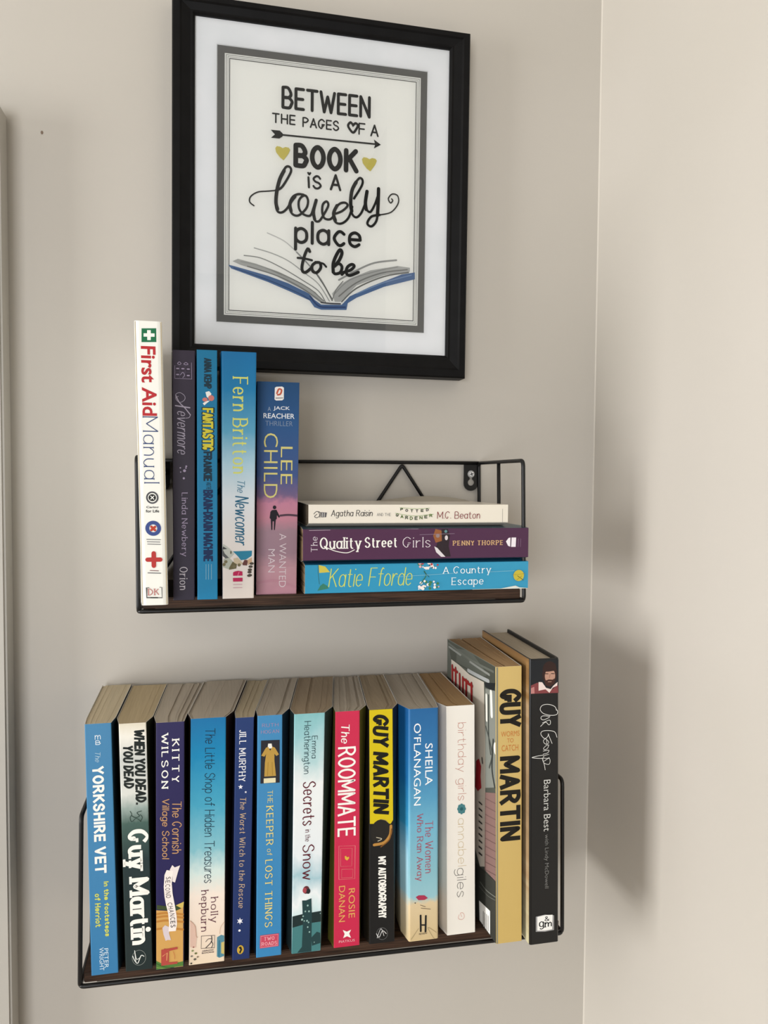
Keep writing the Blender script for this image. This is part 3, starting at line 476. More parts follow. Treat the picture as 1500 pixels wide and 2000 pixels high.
  ('c','spine_picture','f0e8e4',(0.1555,0.5041),1.1479,1.1479),
  ('s','spine_picture','3c7a4e',0.7,1,0,((0.7178,0.4832),(0.5626,0.4741),(0.3816,0.4871),(0.2618,0.4986))),
  ('s','spine_picture','2d4a3c',0.4,1,0,((0.6871,0.4833),(0.4983,0.4603))),
  ('t', 'title_lettering', 'A Country', ('S', 0.55, 0.36, 1, 0), 'e4eef0', 'd', (0.5242, 0.1776, 0.8653, 0.3985)),
  ('t', 'title_lettering', 'Escape', ('S', 0.55, 0.36, 1, 0), 'e4eef0', 'd', (0.103, 0.2114, 0.4614, 0.3584)),
  ('c','publisher_mark','d9c94e',(0.4864,0.0463),4.7,4.7),
  ('s','publisher_mark','b09a3a',0.3,0,0,((0.511,0.0743),(0.5497,0.018))),
  ('s','publisher_mark','6f6a2a',0.5,1,0,((0.4751,0.052),(0.3124,0.0242))),
  ('s','publisher_mark','b09a3a',0.4,1,0,((0.4709,0.0319),(0.3194,0.0563))),
  ('p','spine_picture','d8dcd4',((0.0114,0.2628),(0.0183,0.1327),(0.114,0.0608),(0.0475,0.0433),(0.0133,0.0032),(-0.0243,0.0033),(-0.0382,0.2621))),
  ('s','spine_picture','9fd3e4',0.25,1,0,((0.6417,0.1951),(0.6664,0.0676))),
  ('s','spine_picture','9fd3e4',0.25,1,0,((0.5288,0.6051),(0.6252,0.3286))),
 ],
 'U7': [
  ('t', 'title_lettering', 'The', ('S', 0.45, 0.3, 1, 0), 'cfc6cf', 'h', (0.2608, 0.9389, 0.7667, 0.9664)),
  ('t', 'title_lettering', 'Quality', ('S', 0.95, 0.45, 1, 0), 'efeee8', 'd', (0.251, 0.7534, 0.7379, 0.9296)),
  ('t', 'title_lettering', 'Street', ('S', 0.95, 0.45, 1, 0), 'efeee8', 'd', (0.3853, 0.5958, 0.7345, 0.7387)),
  ('t', 'title_lettering', 'Girls', ('S', 0.5, 0.3, 1, 0), 'e0d8de', 'd', (0.3747, 0.45, 0.7258, 0.5735)),
  ('s','title_lettering','efeee8',0.6,1,0,((0.4173,0.903),(0.2905,0.8627),(0.2321,0.8146),(0.3275,0.7826))),
  ('p','spine_picture','a5683f',((0.7587,0.4388),(0.9875,0.4283),(0.9305,0.4014),(0.5855,0.3994),(0.5293,0.427))),
  ('p','spine_picture','33282e',((0.9764,0.4012),(0.9883,0.3737),(0.7575,0.3632),(0.4111,0.369),(0.0631,0.3591),(0.0678,0.4023),(0.3001,0.4282),(0.5289,0.4192),(0.5855,0.3994))),
  ('p','spine_picture','d9d5d8',((0.4036,0.4331),(0.3568,0.4202),(0.0541,0.3828),(0.0563,0.4023),(0.2137,0.4248))),
  ('c','spine_picture','d5cdd0',(0.6886,0.3793),2.0,1.3),
  ('c','spine_picture','9c8a8c',(0.7583,0.4179),1.6,1.6),
  ('c','spine_picture','6f9aa0',(0.9018,0.382),1.2,1.2),
  ('t', 'author_lettering', 'PENNY THORPE', ('S', 0.62, 0.4, 1, 0), 'd9b184', 'd', (0.4263, 0.1178, 0.5909, 0.3495)),
  ('p','publisher_mark','e9e4ea',((0.6751,0.0797),(0.6745,0.0584),(0.3558,0.0601),(0.3573,0.0814))),
  ('p','publisher_mark','e9e4ea',((0.5443,0.1058),(0.6635,0.0934),(0.6752,0.0848),(0.3635,0.0856),(0.3941,0.0956))),
  ('s','publisher_mark','8a6f88',0.4,0,0,((0.6321,0.0476),(0.3611,0.049))),
  ('s','publisher_mark','8a6f88',0.4,0,0,((0.6318,0.0364),(0.3604,0.0378))),
  ('s','spine_picture','c9b9c6',0.3,0,0,((0.9634,0.9737),(0.9752,0.8861))),
  ('s','spine_picture','b3a3b6',0.3,0,0,((1.007,0.6168),(0.992,0.5049))),
  ('s','spine_picture','9f8aa0',0.3,1,0,((0.7993,0.4984),(0.8267,0.343))),
 ],
 'U8': [
  ('s','spine_picture','4c4a4c',0.5,1,0,((0.4974,0.9748),(0.6283,0.9628),(0.5816,0.9512),(0.4032,0.9478),(0.2994,0.9598),(0.3638,0.9713),(0.4943,0.9593))),
  ('s','spine_picture','4c4a4c',0.5,1,0,((0.6269,0.955),(0.5623,0.9434),(0.314,0.9457))),
  ('p','spine_picture','6c6a6c',((0.5975,0.941),(0.5741,0.912),(0.3253,0.9159),(0.3127,0.9395))),
  ('s','spine_picture','efeee8',0.3,0,0,((0.5605,0.934),(0.3468,0.9331))),
  ('s','spine_picture','efeee8',0.3,0,0,((0.5587,0.9246),(0.3449,0.9245))),
  ('t', 'title_lettering', 'Agatha Raisin', ('S', 0.4, 0.28, 0, 0.15), '2c2b2c', 'd', (0.2628, 0.6908, 0.7144, 0.8933)),
  ('t', 'title_lettering', 'AND THE', ('S', 0.2, 0.2, 0, 0), '8a8a86', 'd', (0.3745, 0.601, 0.5396, 0.6701)),
  ('t', 'title_lettering', 'P', ('S', 0.42, 0.42, 0, 0), '39492c', 'd', (0.6718, 0.5407, 0.8021, 0.5544)),
  ('t', 'title_lettering', 'O', ('S', 0.42, 0.42, 0, 0), '3d3c3c', 'd', (0.6115, 0.5155, 0.7513, 0.5292)),
  ('t', 'title_lettering', 'T', ('S', 0.42, 0.42, 0, 0), '39492c', 'd', (0.5789, 0.49, 0.7283, 0.5037)),
  ('t', 'title_lettering', 'T', ('S', 0.42, 0.42, 0, 0), '3d3c3c', 'd', (0.5742, 0.4641, 0.724, 0.4779)),
  ('t', 'title_lettering', 'E', ('S', 0.42, 0.42, 0, 0), '39492c', 'd', (0.5976, 0.4379, 0.7385, 0.4518)),
  ('t', 'title_lettering', 'D', ('S', 0.42, 0.42, 0, 0), '3d3c3c', 'd', (0.6399, 0.4114, 0.7813, 0.4254)),
  ('t', 'title_lettering', 'G', ('S', 0.45, 0.45, 0, 0), '39492c', 'd', (0.3516, 0.5615, 0.5085, 0.5767)),
  ('t', 'title_lettering', 'A', ('S', 0.45, 0.45, 0, 0), '5f7a35', 'd', (0.2636, 0.5383, 0.4299, 0.5536)),
  ('t', 'title_lettering', 'R', ('S', 0.45, 0.45, 0, 0), '39492c', 'd', (0.203, 0.5149, 0.3788, 0.5302)),
  ('t', 'title_lettering', 'D', ('S', 0.45, 0.45, 0, 0), '5f7a35', 'd', (0.1607, 0.4912, 0.3461, 0.5066)),
  ('t', 'title_lettering', 'E', ('S', 0.45, 0.45, 0, 0), '39492c', 'd', (0.1646, 0.4671, 0.3411, 0.4826)),
  ('t', 'title_lettering', 'N', ('S', 0.45, 0.45, 0, 0), '5f7a35', 'd', (0.1964, 0.4427, 0.3642, 0.4583)),
  ('t', 'title_lettering', 'E', ('S', 0.45, 0.45, 0, 0), '39492c', 'd', (0.2471, 0.418, 0.4154, 0.4336)),
  ('t', 'title_lettering', 'R', ('S', 0.45, 0.45, 0, 0), '5f7a35', 'd', (0.3168, 0.393, 0.4763, 0.4087)),
  ('s','title_lettering','7fae4a',0.25,1,0,((0.8317,0.5571),(0.7729,0.4822),(0.7986,0.4081))),
  ('s','title_lettering','7fae4a',0.25,1,0,((0.5291,0.5794),(0.3806,0.4851),(0.4738,0.3871))),
  ('t', 'author_lettering', 'M.C. Beaton', ('S', 0.42, 0.32, 0, 0.05), '8f3a40', 'd', (0.2117, 0.1472, 0.6212, 0.369)),
  ('s','publisher_mark','9c9894',0.3,0,0,((0.7481,0.0295),(0.0163,0.0289))),
 ],
 'L12side': [
  ('p','cover_picture','4d5149',((0.0046,0.9956),(0.9855,0.9978),(0.9968,0.9375),(0.7868,0.9139),(0.4944,0.9065),(0.0981,0.923))),
  ('s','cover_picture','8e918c',2.0,1,0,((0.0419,0.9713),(0.3519,0.9653),(0.6034,0.961),(0.8875,0.9583))),
  ('s','cover_picture','a9adad',3.2,1,0,((0.4664,0.9246),(0.6569,0.9279),(0.8749,0.9336))),
  ('s','cover_picture','6a6e66',2,1,0,((0.0335,0.9849),(0.4937,0.9716),(0.9611,0.9782))),
  ('p','cover_picture','cbc3b6',((0.098,0.9259),(0.2796,0.9229),(0.4944,0.9119),(0.7868,0.9191),(0.8114,0.7075),(0.8107,0.5066),(0.8097,0.2364),(0.7102,0.2131),(0.6075,0.264),(0.1126,0.4249))),
  ('p','cover_picture','22282a',((0.7932,0.9186),(0.9968,0.9425),(0.9724,0.909),(0.8121,0.9044))),
  ('p','cover_picture','8b8f88',((0.8121,0.8993),(1.0084,0.914),(1.004,0.5686),(0.8108,0.5315))),
  ('s','cover_picture','e8e6de',3.5,0,0,((0.8309,0.8762),(0.8367,0.7877))),
  ('s','cover_picture','ebe9e0',4.5,0,0,((0.9178,0.8987),(0.9292,0.8171))),
  ('s','cover_picture','3a3f3c',2,1,0,((0.8746,0.8824),(0.8736,0.743),(0.9098,0.674))),
  ('s','cover_picture','4b504c',2,1,0,((0.8241,0.7603),(0.934,0.6832),(0.885,0.62))),
  ('s','cover_picture','3b403e',3,1,0,((0.9585,0.732),(0.9335,0.6287),(0.9805,0.5689))),
  ('c','cover_picture','e8e6de',(0.994,0.7083),3.5,5),
  ('p','cover_picture','8f716c',((0.8092,0.5144),(1.023,0.5482),(1.0131,0.2277),(0.7982,0.2224))),
  ('s','cover_picture','6f5552',0.6,0,0,((0.8151,0.4935),(1.0168,0.51))),
  ('s','cover_picture','6f5552',0.6,0,0,((0.815,0.4635),(1.0164,0.4809))),
  ('s','cover_picture','6f5552',0.6,0,0,((0.8149,0.4335),(1.0161,0.4518))),
  ('s','cover_picture','6f5552',0.6,0,0,((0.8148,0.4036),(1.0157,0.4228))),
  ('s','cover_picture','6f5552',0.6,0,0,((0.8147,0.3738),(1.0153,0.3939))),
  ('s','cover_picture','6f5552',0.6,0,0,((0.8145,0.3441),(1.0149,0.365))),
  ('s','cover_picture','6f5552',0.6,0,0,((0.8144,0.3145),(1.0145,0.3363))),
  ('s','cover_picture','6f5552',0.6,0,0,((0.8143,0.285),(1.0141,0.3076))),
  ('s','cover_picture','6f5552',0.6,0,0,((0.8142,0.2555),(1.0137,0.279))),
  ('s','cover_picture','6f5552',0.6,0,0,((0.8141,0.2261),(1.0134,0.2505))),
  ('s','cover_picture','6f5552',0.6,0,0,((0.814,0.1968),(1.013,0.222))),
  ('p','cover_picture','3a3b36',((0.5082,0.203),(0.7179,0.2114),(1.0131,0.2277),(1.01,0.0008),(0.875,-0.0196),(0.5104,-0.0035))),
  ('s','cover_picture','7a7c76',0.8,1,0,((0.7179,0.156),(0.8373,0.154),(1.0049,0.171))),
  ('s','cover_picture','6a6c66',0.6,1,0,((0.6976,0.1353),(0.8567,0.1396),(0.9899,0.1578))),
  ('p','cover_picture','ecebe6',((0.6977,0.0801),(0.8987,0.0936),(0.898,0.0056),(0.708,0.0065))),
  ('s','cover_picture','8d8c8a',1.6,0,0,((0.778,0.0578),(0.7779,0.0037))),
  ('s','cover_picture','8d8c8a',1.6,0,0,((0.8075,0.0603),(0.8074,0.0064))),
  ('s','cover_picture','8d8c8a',1.6,0,0,((0.8369,0.0627),(0.8366,0.0091))),
  ('s','cover_picture','8d8c8a',1.6,0,0,((0.8659,0.0651),(0.8656,0.0118))),
  ('p','cover_picture','b22a33',((0.6444,0.6024),(0.6968,0.62),(0.7383,0.5986),(0.728,0.5598),(0.7424,0.5177),(0.6763,0.4927),(0.6237,0.499))),
  ('s','cover_picture','222222',2,0,0,((0.7547,0.6322),(0.7629,0.6153))),
  ('s','cover_picture','3a3836',1.3,0,0,((0.6971,0.4559),(0.7545,0.4573))),
  ('s','cover_picture','3a3836',1.3,0,0,((0.6972,0.4315),(0.7545,0.4331))),
  ('s','cover_picture','3a3836',1.3,0,0,((0.6972,0.4072),(0.7545,0.409))),
  ('s','cover_picture','3a3836',1.3,0,0,((0.6972,0.3829),(0.7545,0.3849))),
  ('s','cover_picture','3a3836',1.3,0,0,((0.6973,0.3587),(0.7544,0.3609))),
  ('s','cover_picture','3a3836',1.3,0,0,((0.6973,0.3345),(0.7544,0.3369))),
  ('s','cover_picture','3a3836',1.3,0,0,((0.6974,0.3104),(0.7544,0.313))),
  ('s','cover_picture','3a3836',1.3,0,0,((0.6974,0.2864),(0.7544,0.2892))),
  ('s','cover_picture','3a3836',1.3,0,0,((0.6974,0.2624),(0.7543,0.2654))),
  ('s','cover_picture','a32a2b',4.2,0,0,((0.1296,0.9012),(0.1365,0.8167))),
  ('s','cover_picture','a32a2b',4.2,0,0,((0.2056,0.8995),(0.2122,0.8159))),
  ('s','cover_picture','a32a2b',4.2,0,0,((0.298,0.8862),(0.304,0.8038))),
  ('s','cover_picture','a32a2b',4.2,0,0,((0.3677,0.8815),(0.3734,0.8))),
  ('s','cover_picture','a32a2b',4.2,0,0,((0.4389,0.8801),(0.4442,0.7994))),
  ('s','cover_picture','a32a2b',4.2,0,0,((0.5497,0.8816),(0.5544,0.8021))),
  ('s','cover_picture','a32a2b',2.5,0,0,((0.1299,0.8898),(0.2507,0.8912))),
  ('s','cover_picture','a32a2b',2.5,0,0,((0.3749,0.8797),(0.4878,0.8812))),
  ('s','cover_picture','a32a2b',2.5,0,0,((0.46,0.8748),(0.5701,0.8763))),
 ],
 'poster': [
  ('p','book_motif','b9bab6',((0.0137,0.054),(0.0184,0.0564),(0.0341,0.0533),(0.0548,0.0475),(0.0759,0.0385),(0.0884,0.0313),(0.096,0.0232),(0.0929,0.0223),(0.0759,0.033),(0.0512,0.0442),(0.0209,0.0512))),
  ('p','book_motif','bcbdba',((0.1035,0.0311),(0.1098,0.0389),(0.1199,0.0458),(0.139,0.0546),(0.1649,0.0605),(0.1768,0.0597),(0.1768,0.056),(0.152,0.0511),(0.1263,0.04),(0.1112,0.0241),(0.1061,0.0238))),
  ('s','book_motif','c9c9c6',0.9,1,0,((0.0443,0.0813),(0.0596,0.0752),(0.0707,0.0663))),
  ('s','book_motif','a3a4a1',1.3,1,0,((0.0707,0.0663),(0.082,0.0555),(0.0933,0.0428),(0.1036,0.0249))),
  ('s','book_motif','b3b4b1',0.9,1,0,((0.0328,0.0671),(0.0486,0.0635),(0.0634,0.0578),(0.0783,0.0479),(0.0909,0.0389),(0.1011,0.0241))),
  ('s','book_motif','9a9b98',0.9,1,0,((0.0238,0.0598),(0.0389,0.0585),(0.0573,0.0513),(0.0759,0.0416),(0.0909,0.0327),(0.0973,0.0232))),
  ('s','book_motif','8d8e8a',1.0,1,0,((0.0269,0.0504),(0.0536,0.0437),(0.0759,0.0342),(0.0935,0.023))),
  ('s','book_motif','8d8e8a',0.8,1,0,((0.039,0.0512),(0.061,0.0442),(0.0821,0.0346),(0.096,0.0238))),
  ('s','book_motif','a9aaa6',0.7,1,0,((0.0208,0.0542),(0.039,0.0512),(0.0635,0.042))),
  ('s','book_motif','a5a6a3',1.6,1,0,((0.1097,0.0439),(0.1262,0.0537),(0.1428,0.0617),(0.1636,0.0657))),
  ('s','book_motif','8d8e8a',1.2,1,0,((0.1099,0.029),(0.1263,0.0425),(0.1494,0.0528),(0.1742,0.0577))),
  ('s','book_motif','7f807b',1.2,1,0,((0.1125,0.0242),(0.1264,0.0375),(0.152,0.0498),(0.1755,0.0552))),
  ('s','book_motif','a0a19e',0.8,1,0,((0.106,0.0312),(0.1199,0.0445),(0.1455,0.0544),(0.165,0.0595))),
  ('s','book_motif','6f706c',0.9,1,0,((0.1036,0.0261),(0.0959,0.038),(0.0883,0.0486))),
  ('s','book_motif','8d8e8a',0.8,1,0,((0.1036,0.0249),(0.1073,0.035),(0.1135,0.0429))),
  ('p','book_motif','5f7fae',((0.0101,0.0506),(0.0149,0.0498),(0.0451,0.0432),(0.0635,0.0377),(0.0822,0.0297),(0.0872,0.0245),(0.0935,0.0205),(0.1125,0.0214),(0.12,0.0296),(0.1392,0.0396),(0.169,0.0529),(0.1815,0.0556),(0.1816,0.0493),(0.1522,0.0404),(0.1265,0.0288),(0.1182,0.0233),(0.117,0.017),(0.0936,0.0158),(0.0873,0.0177),(0.0828,0.0236),(0.0636,0.031),(0.0451,0.0377),(0.0125,0.0475))),
  ('s','book_motif','41598a',1.6,1,0,((0.0834,0.0273),(0.091,0.0191),(0.1011,0.0185),(0.1157,0.0194))),
  ('s','book_motif','46628f',1.0,1,0,((0.0149,0.0481),(0.0451,0.0395),(0.071,0.0302),(0.0835,0.0242))),
  ('s','book_motif','8aa6cc',0.9,1,0,((0.1264,0.0325),(0.1521,0.0442),(0.1782,0.0529))),
  ('s','book_motif','54555a',1.3,1,0,((0.0935,0.0224),(0.1011,0.022),(0.1112,0.0222))),
  ('t', 'lettering', 'BETWEEN', ('S', 2.7, 2.7, 0, 0), '232321', 'h', (0.0561, 0.1924, 0.1377, 0.212)),
  ('t', 'lettering', 'THE', ('S', 1.3, 1.3, 0, 0), '232321', 'h', (0.0478, 0.1789, 0.0689, 0.1874)),
  ('t', 'lettering', 'PAGES', ('S', 1.3, 1.3, 0, 0), '232321', 'h', (0.075, 0.1779, 0.1086, 0.1868)),
  ('t', 'lettering', 'F', ('S', 1.3, 1.3, 0, 0), '232321', 'h', (0.1264, 0.1768, 0.1329, 0.1872)),
  ('t', 'lettering', 'A', ('S', 1.5, 1.5, 0, 0), '232321', 'h', (0.1375, 0.1766, 0.1454, 0.187)),
  ('s','lettering','232321',2.1,1,0,((0.1214,0.1845),(0.1191,0.1868),(0.1168,0.184),(0.1184,0.1805),(0.1216,0.1779),(0.1245,0.1815),(0.1258,0.1849),(0.1237,0.1865),(0.1214,0.1845))),
  ('s','arrow_motif','232321',1.5,0,0,((0.0559,0.169),(0.1422,0.1697))),
  ('p','arrow_motif','232321',((0.141,0.1737),(0.1475,0.1697),(0.1411,0.1657),(0.1422,0.1693))),
  ('p','arrow_motif','232321',((0.0468,0.1724),(0.0548,0.1725),(0.0574,0.1703),(0.0574,0.1677),(0.0545,0.1655),(0.0471,0.1654),(0.0505,0.1687))),
  ('t', 'lettering', 'BOOK', ('S', 4.3, 4.3, 0, 0), '1e1e1c', 'h', (0.0671, 0.142, 0.127, 0.1628)),
  ('p','heart_motif','e6d873',((0.0575,0.1573),(0.06,0.1586),(0.063,0.1582),(0.0642,0.1565),(0.0626,0.1528),(0.0584,0.1467),(0.0553,0.1488),(0.0517,0.1531),(0.0509,0.1566),(0.0523,0.1586),(0.0553,0.1584))),
  ('p','heart_motif','e6d873',((0.1369,0.1555),(0.1395,0.1568),(0.1426,0.1564),(0.1439,0.1547),(0.1423,0.1508),(0.1379,0.1446),(0.1346,0.1467),(0.1308,0.1512),(0.13,0.1548),(0.1315,0.1568),(0.1345,0.1566))),
  ('s','lettering','232321',1.9,0,0,((0.0809,0.1338),(0.0814,0.1249))),
  ('p','lettering','232321',((0.0795,0.138),(0.0807,0.1386),(0.0817,0.138),(0.0827,0.1387),(0.0836,0.1379),(0.0825,0.1361),(0.0815,0.1354),(0.0805,0.1362))),
  ('t', 'lettering', 'S', ('S', 1.9, 1.9, 0, 0), '232321', 'h', (0.0846, 0.1239, 0.093, 0.1361)),
  ('t', 'lettering', 'A', ('S', 2.1, 2.1, 0, 0), '232321', 'h', (0.1004, 0.1244, 0.1111, 0.1386)),
  ('s','lettering','232321',1.2,1,0,((0.0323,0.1042),(0.0285,0.1073),(0.0294,0.1121),(0.0356,0.1165),(0.0443,0.1181),(0.0516,0.1194))),
  ('s','lettering','232321',2.1,1,0,((0.0516,0.1194),(0.057,0.1228),(0.0637,0.1341),(0.0652,0.1391),(0.0632,0.1416),(0.0598,0.14),(0.055,0.1294),(0.0523,0.1185),(0.0514,0.1088),(0.0532,0.1012),(0.0576,0.1006),(0.0625,0.1054),(0.0659,0.113))),
  ('s','lettering','232321',3.2,1,0,((0.0588,0.1375),(0.055,0.1294),(0.0525,0.1186),(0.0518,0.1088),(0.0532,0.1031))),
  ('s','lettering','232321',2.1,1,0,((0.0767,0.1178),(0.0717,0.1179),(0.0668,0.115),(0.0639,0.108),(0.066,0.1004),(0.0719,0.0989),(0.0788,0.1054),(0.0807,0.1124),(0.0787,0.117),(0.0752,0.1162),(0.0723,0.1116),(0.0728,0.1048),(0.0768,0.1003),(0.0828,0.0998),(0.0857,0.1069),(0.0881,0.114))),
  ('s','lettering','232321',3.0,1,0,((0.0688,0.1157),(0.0644,0.109),(0.0654,0.1023))),
  ('s','lettering','232321',2.9,1,0,((0.0881,0.114),(0.0857,0.104),(0.0868,0.0968))),
  ('s','lettering','232321',2.1,1,0,((0.0881,0.114),(0.0857,0.104),(0.0868,0.0963),(0.0908,0.0954),(0.0952,0.1019),(0.0992,0.1101),(0.0976,0.1137),(0.0942,0.1106),(0.0937,0.1037),(0.0958,0.0985),(0.1008,0.0979),(0.1048,0.1017))),
  ('s','lettering','232321',2.1,1,0,((0.1038,0.1026),(0.1118,0.1062),(0.117,0.1116),(0.1143,0.1141),(0.1087,0.1119),(0.1038,0.1036),(0.1059,0.0959),(0.1119,0.0952),(0.118,0.1008),(0.1214,0.111))),
  ('s','lettering','232321',3.0,1,0,((0.1072,0.1108),(0.1041,0.1036),(0.1058,0.0974))),
  ('s','lettering','232321',2.1,1,0,((0.1229,0.1186),(0.1299,0.1306),(0.1306,0.1361),(0.1272,0.137),(0.1212,0.1268),(0.1193,0.1148),(0.121,0.1051),(0.1251,0.1017),(0.1296,0.1058),(0.1331,0.114))),
  ('s','lettering','232321',3.2,1,0,((0.1247,0.1335),(0.121,0.1258),(0.1198,0.1148),(0.1209,0.107))),
  ('s','lettering','232321',3.2,1,0,((0.135,0.1261),(0.1336,0.116),(0.1344,0.1097))),
  ('s','lettering','232321',2.1,1,0,((0.1344,0.1097),(0.1383,0.1077),(0.1424,0.1148),(0.1449,0.122))),
  ('s','lettering','232321',3.2,1,0,((0.1458,0.1295),(0.1456,0.1171),(0.1451,0.1051))),
  ('s','lettering','232321',2.2,1,0,((0.1455,0.1101),(0.1441,0.1001),(0.1395,0.0947),(0.1356,0.0972),(0.1394,0.1036),(0.1471,0.1058))),
  ('s','lettering','232321',1.2,1,0,((0.1471,0.1058),(0.158,0.1092),(0.1646,0.1178),(0.164,0.1247),(0.1588,0.1258),(0.1552,0.1214),(0.1573,0.1176),(0.1594,0.1198),(0.1583,0.1214))),
  ('t', 'lettering', 'place', ('S', 2.8, 2.8, 0, 0), '232321', 'h', (0.0682, 0.0679, 0.1305, 0.0946)),
  ('s','lettering','232321',2.7,1,0,((0.0826,0.0675),(0.0808,0.0697),(0.0781,0.0642),(0.0757,0.0543),(0.0762,0.0494),(0.0792,0.0486),(0.0842,0.0529))),
  ('s','lettering','232321',2.0,1,0,((0.0717,0.061),(0.0781,0.0608),(0.0846,0.0598))),
  ('s','lettering','232321',2.6,1,0,((0.0881,0.0581),(0.0849,0.0549),(0.0854,0.05),(0.0892,0.0491),(0.0927,0.0535),(0.0919,0.0579),(0.0881,0.0581))),
  ('s','lettering','232321',1.8,1,0,((0.0919,0.0579),(0.0951,0.0574),(0.0977,0.0548))),
  ('s','lettering','232321',3.0,1,0,((0.1043,0.0504),(0.1042,0.0583),(0.1072,0.0664),(0.1104,0.0711),(0.1122,0.0682),(0.1097,0.0616),(0.1054,0.0559))),
  ('s','lettering','232321',2.7,1,0,((0.1054,0.0559),(0.1093,0.0586),(0.1123,0.0559),(0.1109,0.0508),(0.1063,0.049),(0.1041,0.0508))),
  ('s','lettering','232321',2.7,1,0,((0.1124,0.0489),(0.1144,0.0511),(0.1205,0.0535),(0.1237,0.0572),(0.1215,0.0587),(0.1176,0.0562),(0.1162,0.0512),(0.1195,0.0484),(0.1277,0.052))),
 ],
}

# ------------------------------------------------------------------ helpers
def lin(h):
    out = []
    for i in (0, 2, 4):
        c = int(h[i:i + 2], 16) / 255
        out.append(c / 12.92 if c <= 0.04045 else ((c + 0.055) / 1.055) ** 2.4)
    return (*out, 1)

def ink(h):
    c = lin(h)
    w = min(c[:3]); k = 0.72 + 0.26 * min(1, w / .7)
    g = sum(c[:3]) / 3
    return (*[(v * 1.03 - g * .03 if v * 1.03 > g * .03 else v) * k for v in c[:3]], 1)

MATS = {}
def flat(h, rough=0.45, coat=0.0, metal=0.0, spec=0.5, printed=False):
    if printed: spec = 0.25
    key = (h, rough, coat, metal, spec, printed)
    if key not in MATS:
        m = bpy.data.materials.new('paint_' + h)
        m.use_nodes = True
        b = m.node_tree.nodes['Principled BSDF']
        b.inputs['Base Color'].default_value = ink(h) if printed else lin(h)
        b.inputs['Roughness'].default_value = rough
        b.inputs['Coat Weight'].default_value = coat
        b.inputs['Coat Roughness'].default_value = 0.15
        b.inputs['Metallic'].default_value = metal
        b.inputs['Specular IOR Level'].default_value = spec
        MATS[key] = m
    return MATS[key]

def spine_mat(name, stops, grain=0.0, rough=0.45, gscale=(6, 30, 1), coat=0.05):
    """printed spine: colour runs along the height of the spine (uv v), with optional mottled ink"""
    m = bpy.data.materials.new(name)
    m.use_nodes = True
    nt = m.node_tree
    b = nt.nodes['Principled BSDF']
    b.inputs['Roughness'].default_value = rough
    b.inputs['Specular IOR Level'].default_value = 0.3
    b.inputs['Coat Weight'].default_value = coat
    b.inputs['Coat Roughness'].default_value = 0.2
    uv = nt.nodes.new('ShaderNodeUVMap')
    sep = nt.nodes.new('ShaderNodeSeparateXYZ')
    nt.links.new(uv.outputs[0], sep.inputs[0])
    ramp = nt.nodes.new('ShaderNodeValToRGB')
    el = ramp.color_ramp.elements
    stops = sorted(stops)
    el[0].position, el[0].color = stops[0][0], ink(stops[0][1])
    el[1].position, el[1].color = stops[-1][0], ink(stops[-1][1])
    for p, c in stops[1:-1]:
        e = el.new(p); e.color = ink(c)
    noise = nt.nodes.new('ShaderNodeTexNoise')
    mp = nt.nodes.new('ShaderNodeMapping')
    mp.inputs['Scale'].default_value = gscale
    nt.links.new(uv.outputs[0], mp.inputs[0])
    nt.links.new(mp.outputs[0], noise.inputs['Vector'])
    noise.inputs['Scale'].default_value = 1.0
    noise.inputs['Detail'].default_value = 4
    sub = nt.nodes.new('ShaderNodeMath'); sub.operation = 'SUBTRACT'; sub.inputs[1].default_value = 0.5
    mul = nt.nodes.new('ShaderNodeMath'); mul.operation = 'MULTIPLY_ADD'; mul.inputs[1].default_value = grain
    nt.links.new(noise.outputs[0], sub.inputs[0])
    nt.links.new(sub.outputs[0], mul.inputs[0])
    nt.links.new(sep.outputs[1], mul.inputs[2])
    nt.links.new(mul.outputs[0], ramp.inputs[0])
    nt.links.new(ramp.outputs[0], b.inputs['Base Color'])
    return m

def noise_mat(name, c1, c2, scale, stretch=(1, 1, 1), rough=0.7, bump=0.0, detail=3, coat=0.0, lo=0.35, hi=0.65):
    m = bpy.data.materials.new(name)
    m.use_nodes = True
    nt = m.node_tree
    b = nt.nodes['Principled BSDF']
    b.inputs['Roughness'].default_value = rough
    b.inputs['Coat Weight'].default_value = coat
    tc = nt.nodes.new('ShaderNodeTexCoord')
    mp = nt.nodes.new('ShaderNodeMapping')
    mp.inputs['Scale'].default_value = stretch
    n = nt.nodes.new('ShaderNodeTexNoise')
    n.inputs['Scale'].default_value = scale
    n.inputs['Detail'].default_value = detail
    r = nt.nodes.new('ShaderNodeValToRGB')
    r.color_ramp.elements[0].position, r.color_ramp.elements[0].color = lo, lin(c1)
    r.color_ramp.elements[1].position, r.color_ramp.elements[1].color = hi, lin(c2)
    nt.links.new(tc.outputs['Object'], mp.inputs[0])
    nt.links.new(mp.outputs[0], n.inputs['Vector'])
    nt.links.new(n.outputs[0], r.inputs[0])
    nt.links.new(r.outputs[0], b.inputs['Base Color'])
    if bump:
        bp = nt.nodes.new('ShaderNodeBump')
        bp.inputs['Strength'].default_value = bump
        bp.inputs['Distance'].default_value = 0.0006
        nt.links.new(n.outputs[0], bp.inputs['Height'])
        nt.links.new(bp.outputs[0], b.inputs['Normal'])
    return m

def link_mesh(name, verts, faces, mats, parent=None, midx=None, smooth=False):
    me = bpy.data.meshes.new(name)
    me.from_pydata([tuple(v) for v in verts], [], faces)
    for m in (mats if isinstance(mats, (list, tuple)) else [mats]):
        me.materials.append(m)
    if midx:
        me.polygons.foreach_set('material_index', midx)
    if smooth:
        me.polygons.foreach_set('use_smooth', [True] * len(me.polygons))
    me.update()
    o = bpy.data.objects.new(name, me)
    COL.objects.link(o)
    if parent: o.parent = parent
    return o

